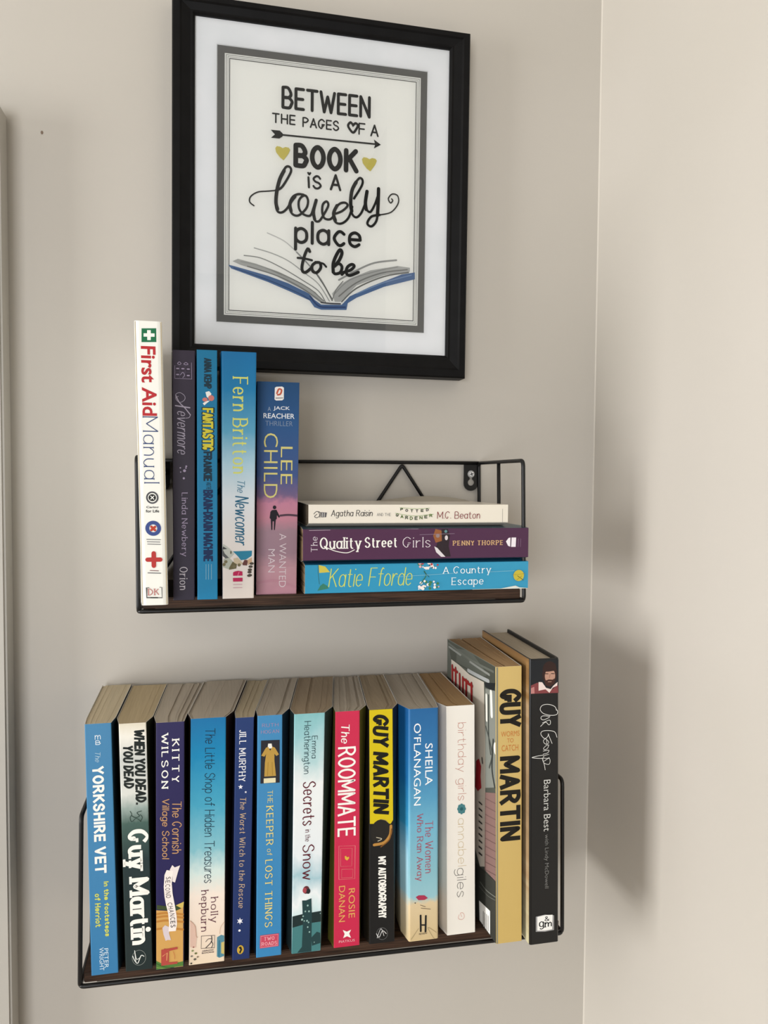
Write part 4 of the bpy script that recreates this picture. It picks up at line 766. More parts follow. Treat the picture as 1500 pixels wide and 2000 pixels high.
def bm_obj(name, bm, mats, parent=None, smooth=False):
    bmesh.ops.recalc_face_normals(bm, faces=bm.faces)
    me = bpy.data.meshes.new(name)
    bm.to_mesh(me); bm.free()
    for m in (mats if isinstance(mats, (list, tuple)) else [mats]):
        me.materials.append(m)
    if smooth:
        me.polygons.foreach_set('use_smooth', [True] * len(me.polygons))
    o = bpy.data.objects.new(name, me)
    COL.objects.link(o)
    if parent: o.parent = parent
    return o

def add_box(bm, x0, x1, y0, y1, z0, z1, bevel=0.0):
    r = bmesh.ops.create_cube(bm, size=1)
    for v in r['verts']:
        v.co = Vector(((x0 + x1) / 2 + v.co.x * (x1 - x0), (y0 + y1) / 2 + v.co.y * (y1 - y0), (z0 + z1) / 2 + v.co.z * (z1 - z0)))
    if bevel:
        es = list({e for v in r['verts'] for e in v.link_edges})
        bmesh.ops.bevel(bm, geom=es, offset=bevel, segments=2, affect='EDGES')

def box_obj(name, dims, mat, parent=None, bevel=0.0):
    bm = bmesh.new(); add_box(bm, *dims, bevel=bevel)
    return bm_obj(name, bm, mat, parent)

def round_path(pts, r, closed=False, seg=6):
    """corner-rounded polyline"""
    out = []
    P = [Vector(p) for p in pts]
    n = len(P)
    for i in range(n):
        if not closed and i in (0, n - 1):
            out.append(P[i]); continue
        a, b, c = P[i - 1], P[i], P[(i + 1) % n]
        d1, d2 = (a - b), (c - b)
        rr = min(r, d1.length * .45, d2.length * .45)
        p0, p1 = b + d1.normalized() * rr, b + d2.normalized() * rr
        for k in range(seg + 1):
            t = k / seg
            out.append(p0 * (1 - t) ** 2 + b * 2 * t * (1 - t) + p1 * t * t)
    return out

def add_tube(bm, pts, r, closed=False, sides=10):
    P = [Vector(p) for p in pts]
    n = len(P); rings = []
    up = None
    for i in range(n):
        if closed: t = (P[(i + 1) % n] - P[i - 1]).normalized()
        else: t = (P[min(i + 1, n - 1)] - P[max(i - 1, 0)]).normalized()
        if up is None:
            up = t.orthogonal().normalized()
        else:
            up = (up - t * up.dot(t)).normalized()
        s = t.cross(up)
        rings.append([bm.verts.new(P[i] + (up * math.cos(a) + s * math.sin(a)) * r) for a in [2 * math.pi * k / sides for k in range(sides)]])
    m = n if closed else n - 1
    for i in range(m):
        A, B = rings[i], rings[(i + 1) % n]
        off = 0
        if closed and i == n - 1:
            off = min(range(sides), key=lambda o: (A[0].co - B[o].co).length)
        for k in range(sides):
            bm.faces.new((A[k], A[(k + 1) % sides], B[(k + 1 + off) % sides], B[(k + off) % sides]))
    if not closed:
        bm.faces.new(rings[0][::-1]); bm.faces.new(rings[-1])

def tag(o, label=None, cat=None, group=None, kind=None):
    if label: o['label'] = label
    if cat: o['category'] = cat
    if group: o['group'] = group
    if kind: o['kind'] = kind
    return o

def empty(name, loc=(0, 0, 0)):
    o = bpy.data.objects.new(name, None)
    o.empty_display_size = 0.02
    COL.objects.link(o); o.location = loc
    return o

# ------------------------------------------------------------------ lettering: a stroke alphabet (serif / script / hand) and the built-in sans
# each glyph: strokes P (straight), S (curved), O (closed curve), D (dot); points are pairs of base-36 digits, baseline y=8, x-height 20, capitals 26
GLYPHS = {
 'A': 'P087qe8 P3ebe', 'B': 'P080q S0q7qbmbj7h0h S0h8hdecb9808', 'C': 'Sdn9q5q0l0d588a8db', 'D': 'P080q S0q5qckce5808', 'E': 'P080q P0qbq P0hah P08b8',
 'F': 'P080q P0qbq P0hah', 'G': 'Sdn9q5q0l0d588a8dbdg P8gdg', 'H': 'P080q Pd8dq P0hdh', 'I': 'P080q', 'J': 'S8q8c58088'.replace('088', '80b'), 'K': 'P080q Pcq0g P4jd8',
 'L': 'P0q08a8', 'M': 'P080q8chqh8', 'N': 'P080qd8dq', 'O': 'O7q2n0h2b78cbehcn', 'P': 'P080q S0q7qcm7h0h', 'Q': 'O7q2n0h2b78cbehcn P8cf6',
 'R': 'P080q S0q7qcm7h0h P6hd8', 'S': 'Sbn8q4q0m3i9gcc88380b', 'T': 'P0qeq P7q78', 'U': 'S0q0c3898cccq', 'V': 'P0q78eq',
 'W': 'P0q58amf8kq', 'X': 'P0qc8 Pcq08', 'Y': 'P0q6hcq P6h68', 'Z': 'P0qcq08c8',
 'a': 'O5k1i0e1a589aae9i Paka8', 'b': 'P0q08 O5k1i0e1a589aae9i', 'c': 'S9i6k3j0e39689a', 'd': 'Paqa8 O5k1i0e1a589aae9i', 'e': 'P0eae Sae9i5k1i0e1a589a',
 'f': 'S8p6q4n4j48 P0k8k', 'g': 'O5k1i0e1a589aae9i Sakaaa55214', 'h': 'P0q08 S0f3j6k9g98', 'i': 'P0k08 D0p', 'j': 'S3k361302 D3p', 'k': 'P0q08 P9k0d P4f98',
 'l': 'P0q08', 'm': 'P0k08 S0f3j6k8g88 S8fbjekggg8', 'n': 'P0k08 S0f3j6k9g98', 'o': 'O5k1i0e1a589aae9i', 'p': 'P0k02 O5k1i0e1a589aae9i', 'q': 'Paka2 O5k1i0e1a589aae9i',
 'r': 'P0k08 S0f3j6k7j', 's': 'S8i5k2k0h4e8b58280a', 't': 'S3p3c5888 P0k7k', 'u': 'S0k0c38689c P9k98', 'v': 'P0k58ak', 'w': 'P0k488ic8gk',
 'x': 'P0k98 P9k08', 'y': 'P0k58 Pak32', 'z': 'P0k9k0898', "'": 'P0q0m', ',': 'P1a16', '.': 'D09', '-': 'P0g6g', '&': 'Sec82m5q8m0c388be', }
GLYPHS['J'] = 'S8q8d58280b'
GLYPHS['&'] = 'Sd82m5q8m0c4899ddf'.replace('ddf', 'df')
GLYPHS['m'] = 'P0k08 S0f3j6k8g88 S8fbjekggg8'

def catmull(pts, closed=False, n=6):
    if len(pts) < 3: return list(pts)
    out = []; N = len(pts)
    for i in range(N if closed else N - 1):
        if closed: p = [pts[(i + k) % N] for k in (-1, 0, 1, 2)]
        else: p = [pts[max(0, i - 1)], pts[i], pts[i + 1], pts[min(N - 1, i + 2)]]
        for k in range(n):
            t = k / n
            out.append(tuple(0.5 * (2 * p[1][d] + (p[2][d] - p[0][d]) * t + (2 * p[0][d] - 5 * p[1][d] + 4 * p[2][d] - p[3][d]) * t * t + (3 * p[1][d] - p[0][d] - 3 * p[2][d] + p[3][d]) * t ** 3) for d in (0, 1)))
    if not closed: out.append(tuple(pts[-1]))
    return out

def glyph_strokes(text, shear=0.0, gap=5.5, tight=False):
    """skeleton strokes of a word in alphabet units: (points, closed, kind, glyph box)"""
    res = []; x = 0.0
    for ch in text:
        if ch == ' ':
            x += 9; continue
        g = GLYPHS.get(ch)
        if not g: continue
        w = 0
        for s in g.split():
            v = [int(c, 36) for c in s[1:]]
            pts = [(v[i], v[i + 1]) for i in range(0, len(v) - 1, 2)]
            w = max(w, max(p[0] for p in pts))
            pl = [(x + a + (b - 8) * shear, b) for a, b in pts]
            k = s[0]
            if k in 'SO': pl = catmull(pl, k == 'O', 5)
            res.append((pl, k == 'O', k))
        x += w + gap - (4 if (ch == 'r' and tight) else 0)
    return res

def ribbon(pts, closed, wid, V, Fc, cap=True, nib=None):
    """flat ribbon along pts; wid half width (or nib=(thick, thin) for broad-pen contrast)"""
    P = [Vector(p) for p in pts]
    if not closed and (P[0] - P[-1]).length < 1e-9: closed = True; P = P[:-1]
    n = len(P)
    if n < 2: return
    base = len(V)
    for i in range(n):
        a = P[i - 1] if (closed or i > 0) else P[i]
        c = P[(i + 1) % n] if (closed or i < n - 1) else P[i]
        t = c - a
        if t.length < 1e-9: t = Vector((1, 0))
        t.normalize()
        nrm = Vector((-t.y, t.x))
        h = wid
        if nib: h = (nib[1] + (nib[0] - nib[1]) * abs(t.y) ** 1.3) / 2
        k = 1.0
        if (closed or 0 < i < n - 1):
            d1 = (P[i] - a)
            if d1.length > 1e-9:
                d1.normalize(); k = 1 / max(0.55, abs(Vector((-d1.y, d1.x)).dot(nrm)))
        V.append(P[i] + nrm * h * k); V.append(P[i] - nrm * h * k)
    m = n if closed else n - 1
    for i in range(m):
        j = (i + 1) % n
        Fc.append((base + 2 * i, base + 2 * i + 1, base + 2 * j + 1, base + 2 * j))
    if cap and not closed and not nib:
        for p in (P[0], P[-1]): disc(p, wid, wid, V, Fc, 10)

def disc(c, rx, ry, V, Fc, n=20):
    b = len(V)
    for k in range(n):
        a = 2 * math.pi * k / n
        V.append(Vector((c[0] + rx * math.cos(a), c[1] + ry * math.sin(a))))
    Fc.append(tuple(range(b, b + n)))

FONT_CACHE = {}
def builtin_text(text, offset, shear):
    key = (text, offset, shear)
    if key not in FONT_CACHE:
        cu = bpy.data.curves.new('t', 'FONT')
        cu.body = text; cu.size = 1.0; cu.offset = offset; cu.shear = shear
        cu.fill_mode = 'FRONT'; cu.resolution_u = 3
        o = bpy.data.objects.new('t', cu)
        COL.objects.link(o)
        bpy.context.view_layer.update()
        me = bpy.data.meshes.new_from_object(o.evaluated_get(bpy.context.evaluated_depsgraph_get()))
        V = [Vector((v.co.x, v.co.y)) for v in me.vertices]
        F = [tuple(p.vertices) for p in me.polygons]
        bpy.data.objects.remove(o); bpy.data.curves.remove(cu); bpy.data.meshes.remove(me)
        FONT_CACHE[key] = (V, F)
    return FONT_CACHE[key]

def fit(V, box):
    x0 = min(v.x for v in V); x1 = max(v.x for v in V); y0 = min(v.y for v in V); y1 = max(v.y for v in V)
    sx = (box[2] - box[0]) / max(x1 - x0, 1e-9); sy = (box[3] - box[1]) / max(y1 - y0, 1e-9)
    return lambda p: Vector((box[0] + (p[0] - x0) * sx, box[1] + (p[1] - y0) * sy))

LIFT = []
def mark(V, k):
    while len(LIFT) < len(V): LIFT.append(k * .0000012 + (len(LIFT) % 64) * 1e-8)

def text_shape(text, style, w, h):
    """flat geometry of a word filling a w x h rectangle (metres)"""
    if style[0] == 'F':
        V, F = builtin_text(text, style[1], style[2])
        f = fit(V, (0, 0, w, h))
        LIFT.clear()
        return [f(v) for v in V], list(F)
    if style[0] == 'H':
        style = ('H', style[1], style[1], 0, style[2])
    thick, thin, serif, shear = style[1] * .001, style[2] * .001, style[3], style[4]
    if style[0] == 'S' and thick < .0006 and thick == thin: thick *= 1.3; thin *= 1.3
    if thick != thin:
        thick *= 1.3; thin *= 1.25
        if serif: thin = max(thin, .55 * thick)
    tu = thick * 18 / max(h, 1e-6)
    st = glyph_strokes(text, shear, 2.8 + tu * (1.6 if serif and style[0] != 'SV' else 1.15), style[0] == 'SV')
    allp = [Vector(p) for s in st for p in s[0]]
    m = thick / 2
    if len(set(round(p.x, 3) for p in allp)) == 1: f = lambda p: Vector((w / 2, m + (p[1] - 8) / 18 * (h - 2 * m)))
    else: f = fit(allp, (m, m * .6, w - m, h - m * .6))
    V, F = [], []
    LIFT.clear()
    for si, (pts, closed, k) in enumerate(st):
        mark(V, (si + 7) % 8)
        q = [f(p) for p in pts]
        if k == 'D':
            disc(q[0], thick * .6, thick * .6, V, F, 12); mark(V, si % 8); continue
        if style[0] == 'H':
            if not closed:
                for i, j in ((0, 1), (-1, -2)):
                    d = (q[i] - q[j]).normalized()
                    if k != 'P' or len(pts) > 2 or abs(d.y) < .3 or pts[i][1] in (8, 26): q[i] = q[i] + d * m * .9
            if k == 'P':
                for a_, b_ in zip(q, q[1:]): ribbon([a_, b_], False, m, V, F, cap=False)
            else: ribbon(q, closed, m, V, F, cap=False)
            if k == 'P':
                for p in q[1:-1]: disc(p, m * .9, m * .9, V, F, 8)
        elif thick == thin: 
            if k == 'P' and len(q) > 2:
                for a_, b_ in zip(q, q[1:]): ribbon([a_, b_], False, thick / 2, V, F)
            else: ribbon(q, closed, thick / 2, V, F)
            if k == 'P':
                for p in q[1:-1]: disc(p, thick / 2, thick / 2, V, F, 8)
        else:
            if k == 'P' and len(q) > 2:
                for a_, b_ in zip(q, q[1:]): ribbon([a_, b_], False, 0, V, F, nib=(thick, thin))
                for p in q[1:-1]: disc(p, thin * .6, thin * .6, V, F, 8)
            else: ribbon(q, closed, 0, V, F, nib=(thick, thin))
            if not serif and not closed:
                for p, n2 in ((q[0], q[1]), (q[-1], q[-2])): disc(p, thin * .55, thin * .55, V, F, 8)
        if serif and k == 'P':
            for a, b in ((pts[0], pts[1]), (pts[-1], pts[-2])):
                if abs(a[1] - b[1]) > 1.5 * abs(a[0] - b[0] - (a[1] - b[1]) * shear) and a[1] in (2, 8, 20, 26):
                    p = f(a); s = thick * .9; t = thin * .5
                    i = len(V)
                    V += [p + Vector((-s, -t)), p + Vector((s, -t)), p + Vector((s, t)), p + Vector((-s, t))]
                    F.append((i, i + 1, i + 2, i + 3))
        mark(V, si % 8)
    return V, F

def print_on(parent, prims, corner, W, H, metric=False, lift0=0.00008, flip=False):
    """lay printed shapes on a face. corner = 3D points (BL, BR, TL, TR); u to the right, v up; one child mesh per printed part"""
    BLc, BRc, TLc, TRc = [Vector(c) for c in corner]
    nrm = (BRc - BLc).cross(TLc - BLc).normalized()
    parts = {}
    for idx, pr in enumerate(prims):
        kind, part, = pr[0], pr[1]
        V, F = [], []
        LIFT.clear()
        S = (lambda u, v: Vector((u, v))) if metric else (lambda u, v: Vector((u * W, v * H)))
        if kind == 't':
            _, _, txt, style, col, rot, (u0, v0, u1, v1) = pr
            a, b = S(u0, v0), S(u1, v1)
            w, h = abs(b.x - a.x), abs(b.y - a.y)
            if rot == 'h':
                V, F = text_shape(txt, style, w, h)
                V = [Vector((a.x + p.x, a.y + p.y)) for p in V]
            else:
                V, F = text_shape(txt, style, h, w)
                V = [Vector((a.x + p.y, b.y - p.x)) for p in V]
        elif kind == 'p':
            col = pr[2]
            V = [S(*p) for p in pr[3]]
            from mathutils.geometry import tessellate_polygon
            F = [tuple(t) for t in tessellate_polygon([[Vector((p.x, p.y, 0)) for p in V]])]
        elif kind == 's':
            _, _, col, w, smooth, closed, pts = pr
            q = [tuple(S(*p)) for p in pts]
            if smooth: q = catmull(q, bool(closed), 5)
            ribbon(q, bool(closed), w * .0005, V, F)
            LIFT.clear(); LIFT.extend(i * 3e-8 for i in range(len(V)))
        elif kind == 'c':
            _, _, col, c, rx, ry = pr
            disc(S(*c), rx * .001, ry * .001, V, F)
        d = parts.setdefault((part, idx) if kind == 't' else part, dict(V=[], F=[], M=[], mats=[]))
        if col not in d['mats']: d['mats'].append(col)
        mi = d['mats'].index(col); b0 = len(d['V'])
        lift = lift0 + idx * 0.000011
        for pi_, p in enumerate(V):
            up_ = LIFT[pi_] if pi_ < len(LIFT) else 0.0
            if metric: P3 = BLc + (BRc - BLc).normalized() * p.x + (TLc - BLc).normalized() * p.y
            else:
                u, v = min(max(p.x / W, .004), .996), min(max(p.y / H, .0015), .9985)
                P3 = (BLc * (1 - u) + BRc * u) * (1 - v) + (TLc * (1 - u) + TRc * u) * v
            d['V'].append(P3 + nrm * (lift + up_))
        for f in F:
            d['F'].append(tuple(b0 + i for i in f)); d['M'].append(mi)
    for part, d in parts.items():
        o = link_mesh(part[0] if isinstance(part, tuple) else part, d['V'], d['F'], [flat(c, 0.55, printed=True) for c in d['mats']], parent, d['M'])
    return parts

# ------------------------------------------------------------------ setting
def wall_material():
    m = noise_mat('wall_paint', 'bab5ac', 'bfbab2', 3.0, rough=0.62, detail=2)
    nt = m.node_tree
    b = nt.nodes['Principled BSDF']
    n = nt.nodes.new('ShaderNodeTexNoise'); n.inputs['Scale'].default_value = 260; n.inputs['Detail'].default_value = 3
    bp = nt.nodes.new('ShaderNodeBump'); bp.inputs['Strength'].default_value = 0.06; bp.inputs['Distance'].default_value = 0.001
    tc = nt.nodes.new('ShaderNodeTexCoord')
    nt.links.new(tc.outputs['Object'], n.inputs['Vector'])
    nt.links.new(n.outputs[0], bp.inputs['Height']); nt.links.new(bp.outputs[0], b.inputs['Normal'])
    return m
WALL = wall_material()
XC = 0.43350
FLOOR_Z, CEIL_Z = -1.35, 1.10
def struct(o): o['kind'] = 'structure'; return o
wall_back = struct(box_obj('wall_back', (-2.6, XC + .1, 0, .1, FLOOR_Z, CEIL_Z), WALL))
struct(box_obj('wall_right', (XC, XC + .1, -1.02, 0, FLOOR_Z, CEIL_Z), WALL))
struct(box_obj('ceiling', (-2.6, XC + .1, -3.2, .1, CEIL_Z, CEIL_Z + .1), flat('e6e3dc', .8)))
struct(box_obj('floor', (-2.6, XC + .1, -3.2, .1, FLOOR_Z - .1, FLOOR_Z), noise_mat('floor_boards', '8a7a66', 'a08f79', 3, (1, 12, 1), .5)))
# filler bead in the corner of the two walls
bm = bmesh.new()
v = [bm.verts.new(p) for z in (FLOOR_Z, CEIL_Z) for p in ((XC, 0, z), (XC - .0010, 0, z), (XC - .0004, -.0004, z), (XC, -.0010, z))]
for i in range(4): bm.faces.new((v[i], v[(i + 1) % 4], v[4 + (i + 1) % 4], v[4 + i]))
struct(bm_obj('trim_1', bm, flat('c4beb4', .6)))
# door casing at the left edge
struct(box_obj('trim_2', (-.215, -.1150, -.025, 0, FLOOR_Z, .4075), noise_mat('casing_paint', 'a9a59d', 'b0aca4', 5, rough=.5), bevel=.002))
# small mark on the wall
V, F_ = [], []
disc((0, 0), .0011, .0016, V, F_, 10)
link_mesh('paint_blemish', [(p.x + -0.08735, -.0002, p.y + 0.39631) for p in V], F_, flat('7c6a5b', .8), wall_back)

# ------------------------------------------------------------------ shelves
WIRE = flat('0c0c0d', 0.4, 0.0, 0.0, 0.35)
WOOD = noise_mat('dark_wood_foil', '26180f', '4a3426', 34, (1.0, 26, 26), 0.6, 0.2, 5)
WOOD.node_tree.nodes['Principled BSDF'].inputs['Specular IOR Level'].default_value = .25
PALE = flat('6d665e', .6)
R = 0.00175

def make_shelf(name, label, x0, x1, zl, zr, D, zz, dl=0.0, dr=0.0):
    """wire shelf: local z = 0 at the bottom wires; zz = list of strut apexes"""
    t = empty(name)
    tag(t, label, 'shelf', 'wire wall shelves with dark wood boards')
    bm = bmesh.new()
    add_tube(bm, round_path([(x0, -.0035, 0), (x0, -D, 0), (x1, -D, 0), (x1, -.0035, 0)], .004, True), R, True)
    bm_obj('bottom_frame', bm, WIRE, t, True)
    for x, zt, dx in ((x0, zl, dl), (x1, zr, dr)):
        bm = bmesh.new()
        add_tube(bm, round_path([(x, -.0035, 0), (x + dx, -.0035, zt), (x + dx, -D, zt), (x, -D, 0)], .005, True), R, True)
        bm_obj('side_frame', bm, WIRE, t, True)
        bm = bmesh.new(); add_tube(bm, [(x, -D / 2, 0), (x + dx, -D / 2, zt)], R * .95)
        bm_obj('side_bar', bm, WIRE, t, True)
    bm = bmesh.new(); add_tube(bm, [(x0 + dl, -.0035, zl), (x1 + dr, -.0035, zr)], R)
    bm_obj('top_rail', bm, WIRE, t, True)
    bm = bmesh.new()
    zt = min(zl, zr) - .0015
    add_tube(bm, round_path([(x, -.0036, zt if u else .001) for x, u in zz], .003), R * .95)
    bm_obj('zigzag_brace', bm, WIRE, t, True)
    bd = box_obj('shelf_board', (x0 + .0025, x1 - .0025, -D + .0020, -.006, .0012, .0099), WOOD, t, bevel=.0006)
    box_obj('board_edge_strip', (x0 + .012, x1 - .025, -D + .0017, -D + .0020, .0012, .0018), PALE, bd)
    for s, xb, zt in ((1, x0, zl), (-1, x1, zr)):
        # hanging plate with a keyhole, pan-head screw in it
        xc = xb + s * .0101; w = .0072; zc = zt - .0108
        out = [(xc - w, zt + .0005), (xc + w, zt + .0005)] + [(xc + w * math.cos(a), zt - .0200 + w * math.sin(a)) for a in [-math.pi * k / 12 for k in range(13)]]
        hole = [(xc + .0034 * math.cos(a), zt - .0190 + .0032 * math.sin(a)) for a in [math.radians(115 + 310 * k / 16) for k in range(17)]]
        hole += [(xc + .0016, zt - .0120), (xc - .0016, zt - .0120)]
        bm = bmesh.new()
        from mathutils.geometry import tessellate_polygon
        both = [[Vector((a, b, 0)) for a, b in out], [Vector((a, b, 0)) for a, b in hole]]
        flatp = out + hole
        vs = [[bm.verts.new((a, y, b)) for a, b in flatp] for y in (-.0030, -.0015)]
        for tri in tessellate_polygon(both):
            for lay in vs:
                try: bm.faces.new([lay[i] for i in tri])
                except ValueError: pass
        for st, ln in ((0, len(out)), (len(out), len(hole))):
            for i in range(ln):
                a, b = st + i, st + (i + 1) % ln
                bm.faces.new((vs[0][a], vs[0][b], vs[1][b], vs[1][a]))
        br = bm_obj('mounting_bracket', bm, WIRE, t)
        bm = bmesh.new()
        r = bmesh.ops.create_cone(bm, cap_ends=True, segments=20, radius1=.0036, radius2=.0024, depth=.0018)
        bmesh.ops.rotate(bm, verts=bm.verts, matrix=Matrix.Rotation(math.radians(90), 3, 'X'))
        bmesh.ops.translate(bm, verts=bm.verts, vec=(xc, -.0039, zt - .0108))
        sc = bm_obj('screw', bm, flat('d9dadb', .35, 0, .3), br)
        tag(sc, 'silver screw head')
        bm = bmesh.new()
        for ang in (0.3, 0.3 + math.pi / 2):
            c, s2 = math.cos(ang) * .0017, math.sin(ang) * .0017
            add_tube(bm, [(xc - c, -.0049, zt - .0108 - s2), (xc + c, -.0049, zt - .0108 + s2)], .0004, sides=6)
        bm_obj('cross_slot', bm, flat('2b2c2e', .5), br)
    return t

upper = make_shelf('wall_shelf', 'smaller black wire wall shelf under the framed print, holding eight books', 0.0, 0.31146, 0.11700, 0.11800, 0.11448,
                   [(.000, 0), (.0776, 1), (.1546, 0), (.2317, 1), (.3087, 0)], -.0005, -.0025)
lower = make_shelf('wall_shelf', 'larger black wire wall shelf packed with thirteen upright books, lowest on the wall', 0.0, 0.39627, 0.13195, 0.13587, 0.11448,
                   [(.000, 0), (.1, 1), (.2, 0), (.3, 1), (.394, 0)], 0.0, -.0046)
lower.location = (-0.04457, 0, -0.28595)
lower.rotation_euler = (0, 0.01702, 0)

# ------------------------------------------------------------------ books
PAGES = {}
def pages(c):
    if c not in PAGES:
        r, g, b = [int(c[i:i + 2], 16) for i in (0, 2, 4)]
        d = '%02x%02x%02x' % tuple(int(k * .93) for k in (r, g, b))
        PAGES[c] = noise_mat('page_edges_' + c, d, c, 26, (30, 1.0, .5), .9, .06, 3, lo=.25, hi=.75)
    return PAGES[c]

def inset_poly(poly, d):
    """move the outline of an open plan (RL, ML, FL, FR, MR, RR) inward by d"""
    out = []
    n = len(poly)
    for i in range(n):
        p = Vector(poly[i])
        a = Vector(poly[i - 1]) if i else p + Vector((0, 1)) * .01
        b = Vector(poly[i + 1]) if i < n - 1 else p + Vector((0, 1)) * .01
        d1, d2 = (p - a), (b - p)
        n1 = Vector((-d1.y, d1.x)).normalized(); n2 = Vector((-d2.y, d2.x)).normalized()
        m = (n1 + n2)
        if m.length < 1e-6: m = n1
        m.normalize(); k = d / max(.4, m.dot(n1))
        out.append(p + m * k)
    return out

def round_front(poly, r):
    """replace the two sharp spine corners of the plan by small arcs"""
    P = [Vector(p) for p in poly]
    out = [P[0], P[1]]
    for i in (2, 3):
        a, b, c = P[i - 1], P[i], P[i + 1]
        p0, p1 = b + (a - b).normalized() * r, b + (c - b).normalized() * r
        for k in range(5):
            t = k / 4
            out.append(p0 * (1 - t) ** 2 + b * 2 * t * (1 - t) + p1 * t * t)
    return out + [P[4], P[5]]

def make_book(key, label, cat_group, side_col, page_col, smat, M=None, rr=.0006, hard=False, name='paperback_book', th=.0004, rough_top=True):
    g = BOOK_GEO[key]
    if g[0] == 'lie':
        _, xtl, xtr, xbl, xbr, z0, s0, s1, z1, y = g
        # a lying book is a standing one turned on its side: local x = world z, local z = - world x
        zb, zt = -(xtr + xbr) / 2, -(xtl + xbl) / 2
        top = [(z0, -.008), (z0, y + .012), (s0, y), (s1, y), (z1, y + .012), (z1, -.008)]
        bot = top
        M = Matrix(((0, 0, -1, 0), (0, 1, 0, 0), (1, 0, 0, 0), (0, 0, 0, 1)))
    else:
        zb, zt, top, bot = g
        M = Matrix.Identity(4)
    H = zt - zb
    cx = sum(p[0] for p in bot) / 6
    base = M @ Vector((cx, bot[2][1] / 2, zb))
    t = empty(name, base)
    tag(t, label, 'book', cat_group)
    inv = Matrix.Translation(-base)
    T = lambda p: inv @ (M @ Vector(p))
    # cover: a thin shell round spine and both boards
    ot, ob = round_front(top, rr), round_front(bot, rr)
    it, ib = round_front([tuple(p) for p in inset_poly(top, th)], rr), round_front([tuple(p) for p in inset_poly(bot, th)], rr)
    n = len(ot); NL = 8
    V = []; F = []; MI = []
    for A, B in ((ob, ot), (ib, it)):
        for k in range(NL + 1):
            f = k / NL; z = zb * (1 - f) + zt * f
            V += [T((A[i][0] * (1 - f) + B[i][0] * f, A[i][1] * (1 - f) + B[i][1] * f, z)) for i in range(n)]
    def idx(layer, lev, i): return (layer * (NL + 1) + lev) * n + i
    for k in range(NL):
        for i in range(n - 1):
            F.append((idx(0, k, i), idx(0, k, i + 1), idx(0, k + 1, i + 1), idx(0, k + 1, i)))
            MI.append(1 if 2 <= i <= n - 4 else 0)
            F.append((idx(1, k, i + 1), idx(1, k, i), idx(1, k + 1, i), idx(1, k + 1, i + 1))); MI.append(2)
        for i in (0, n - 1):
            q = (idx(0, k, i), idx(0, k + 1, i), idx(1, k + 1, i), idx(1, k, i))
            F.append(q if i == 0 else q[::-1]); MI.append(2)
    for lev in (0, NL):
        for i in range(n - 1):
            q = (idx(0, lev, i), idx(1, lev, i), idx(1, lev, i + 1), idx(0, lev, i + 1))
            F.append(q if lev == 0 else q[::-1]); MI.append(2)
    edge = flat('c9c4ba' if not hard else '20201f', .6)
    cov = link_mesh('cover', V, F, [side_col if not isinstance(side_col, str) else flat(side_col, .4, .2), smat, edge], t, MI)
    uvl = cov.data.uv_layers.new(name='spine')
    FLb, FRb = Vector(bot[2]), Vector(bot[3])
    nv = n
    for poly in cov.data.polygons:
        for li in poly.loop_indices:
            vi = cov.data.loops[li].vertex_index
            lev = (vi // n) % (NL + 1); k = vi % n
            if k <= 6: u = 0.0
            else: u = 1.0
            uvl.data[li].uv = (u, lev / NL)
    # page block, a handful of leaves standing a hair proud of their neighbours
    rnd = random.Random(hash(key) % 1000 if False else sum(map(ord, key)))
    pt, pb = inset_poly(top, th + .0002), inset_poly(bot, th + .0002)
    rec = .0030 if hard else .0004
    drop = rec
    K = max(4, int((top[3][0] - top[2][0]) / .0016)) if rough_top else 1
    bm = bmesh.new()
    def at(Q, s, f):
        # Q: six-point plan, s across 0..1, f: 0 rear, 1 mid, 2 front
        a, b = (Q[0], Q[5]) if f == 0 else ((Q[1], Q[4]) if f == 1 else (Q[2], Q[3]))
        return a * (1 - s) + b * s
    for k in range(K):
        s0, s1 = k / K, (k + 1) / K - 0
        dz = drop + (rnd.random() ** 6 * .0010 if rough_top else 0)
        rows = []
        for f in (0, 1, 2):
            row = []
            for s in (s0, s1):
                p0 = at(pb, s, f); p1 = at(pt, s, f)
                col = []
                for lv in range(NL + 1):
                    g_ = lv / NL
                    z = (zb + rec) * (1 - g_) + (zt - dz) * g_
                    col.append(bm.verts.new(T((p0.x * (1 - g_) + p1.x * g_, p0.y * (1 - g_) + p1.y * g_, z))))
                row.append(col)
            rows.append(row)
        for f in (0, 1):
            A, B = rows[f], rows[f + 1]
            for lv in range(NL):
                if k == 0: bm.faces.new((A[0][lv], B[0][lv], B[0][lv + 1], A[0][lv + 1]))
                if k == K - 1: bm.faces.new((B[1][lv], A[1][lv], A[1][lv + 1], B[1][lv + 1]))
            if 0 < k: bm.faces.new((A[0][NL - 1], B[0][NL - 1], B[0][NL], A[0][NL]))
            if k < K - 1: bm.faces.new((B[1][NL - 1], A[1][NL - 1], A[1][NL], B[1][NL]))
            bm.faces.new((A[0][NL], B[0][NL], B[1][NL], A[1][NL]))
            bm.faces.new((A[0][0], A[1][0], B[1][0], B[0][0]))
        for A in (rows[0], rows[2]):
            for lv in range(NL):
                bm.faces.new((A[0][lv], A[1][lv], A[1][lv + 1], A[0][lv + 1]))
    bm_obj('page_block', bm, pages(page_col), t)
    # prints on the spine
    c = [T((bot[2][0], bot[2][1], zb)), T((bot[3][0], bot[3][1], zb)), T((top[2][0], top[2][1], zt)), T((top[3][0], top[3][1], zt))]
    print_on(t, PRINTS[key], c, (c[1] - c[0]).length, (c[2] - c[0]).length)
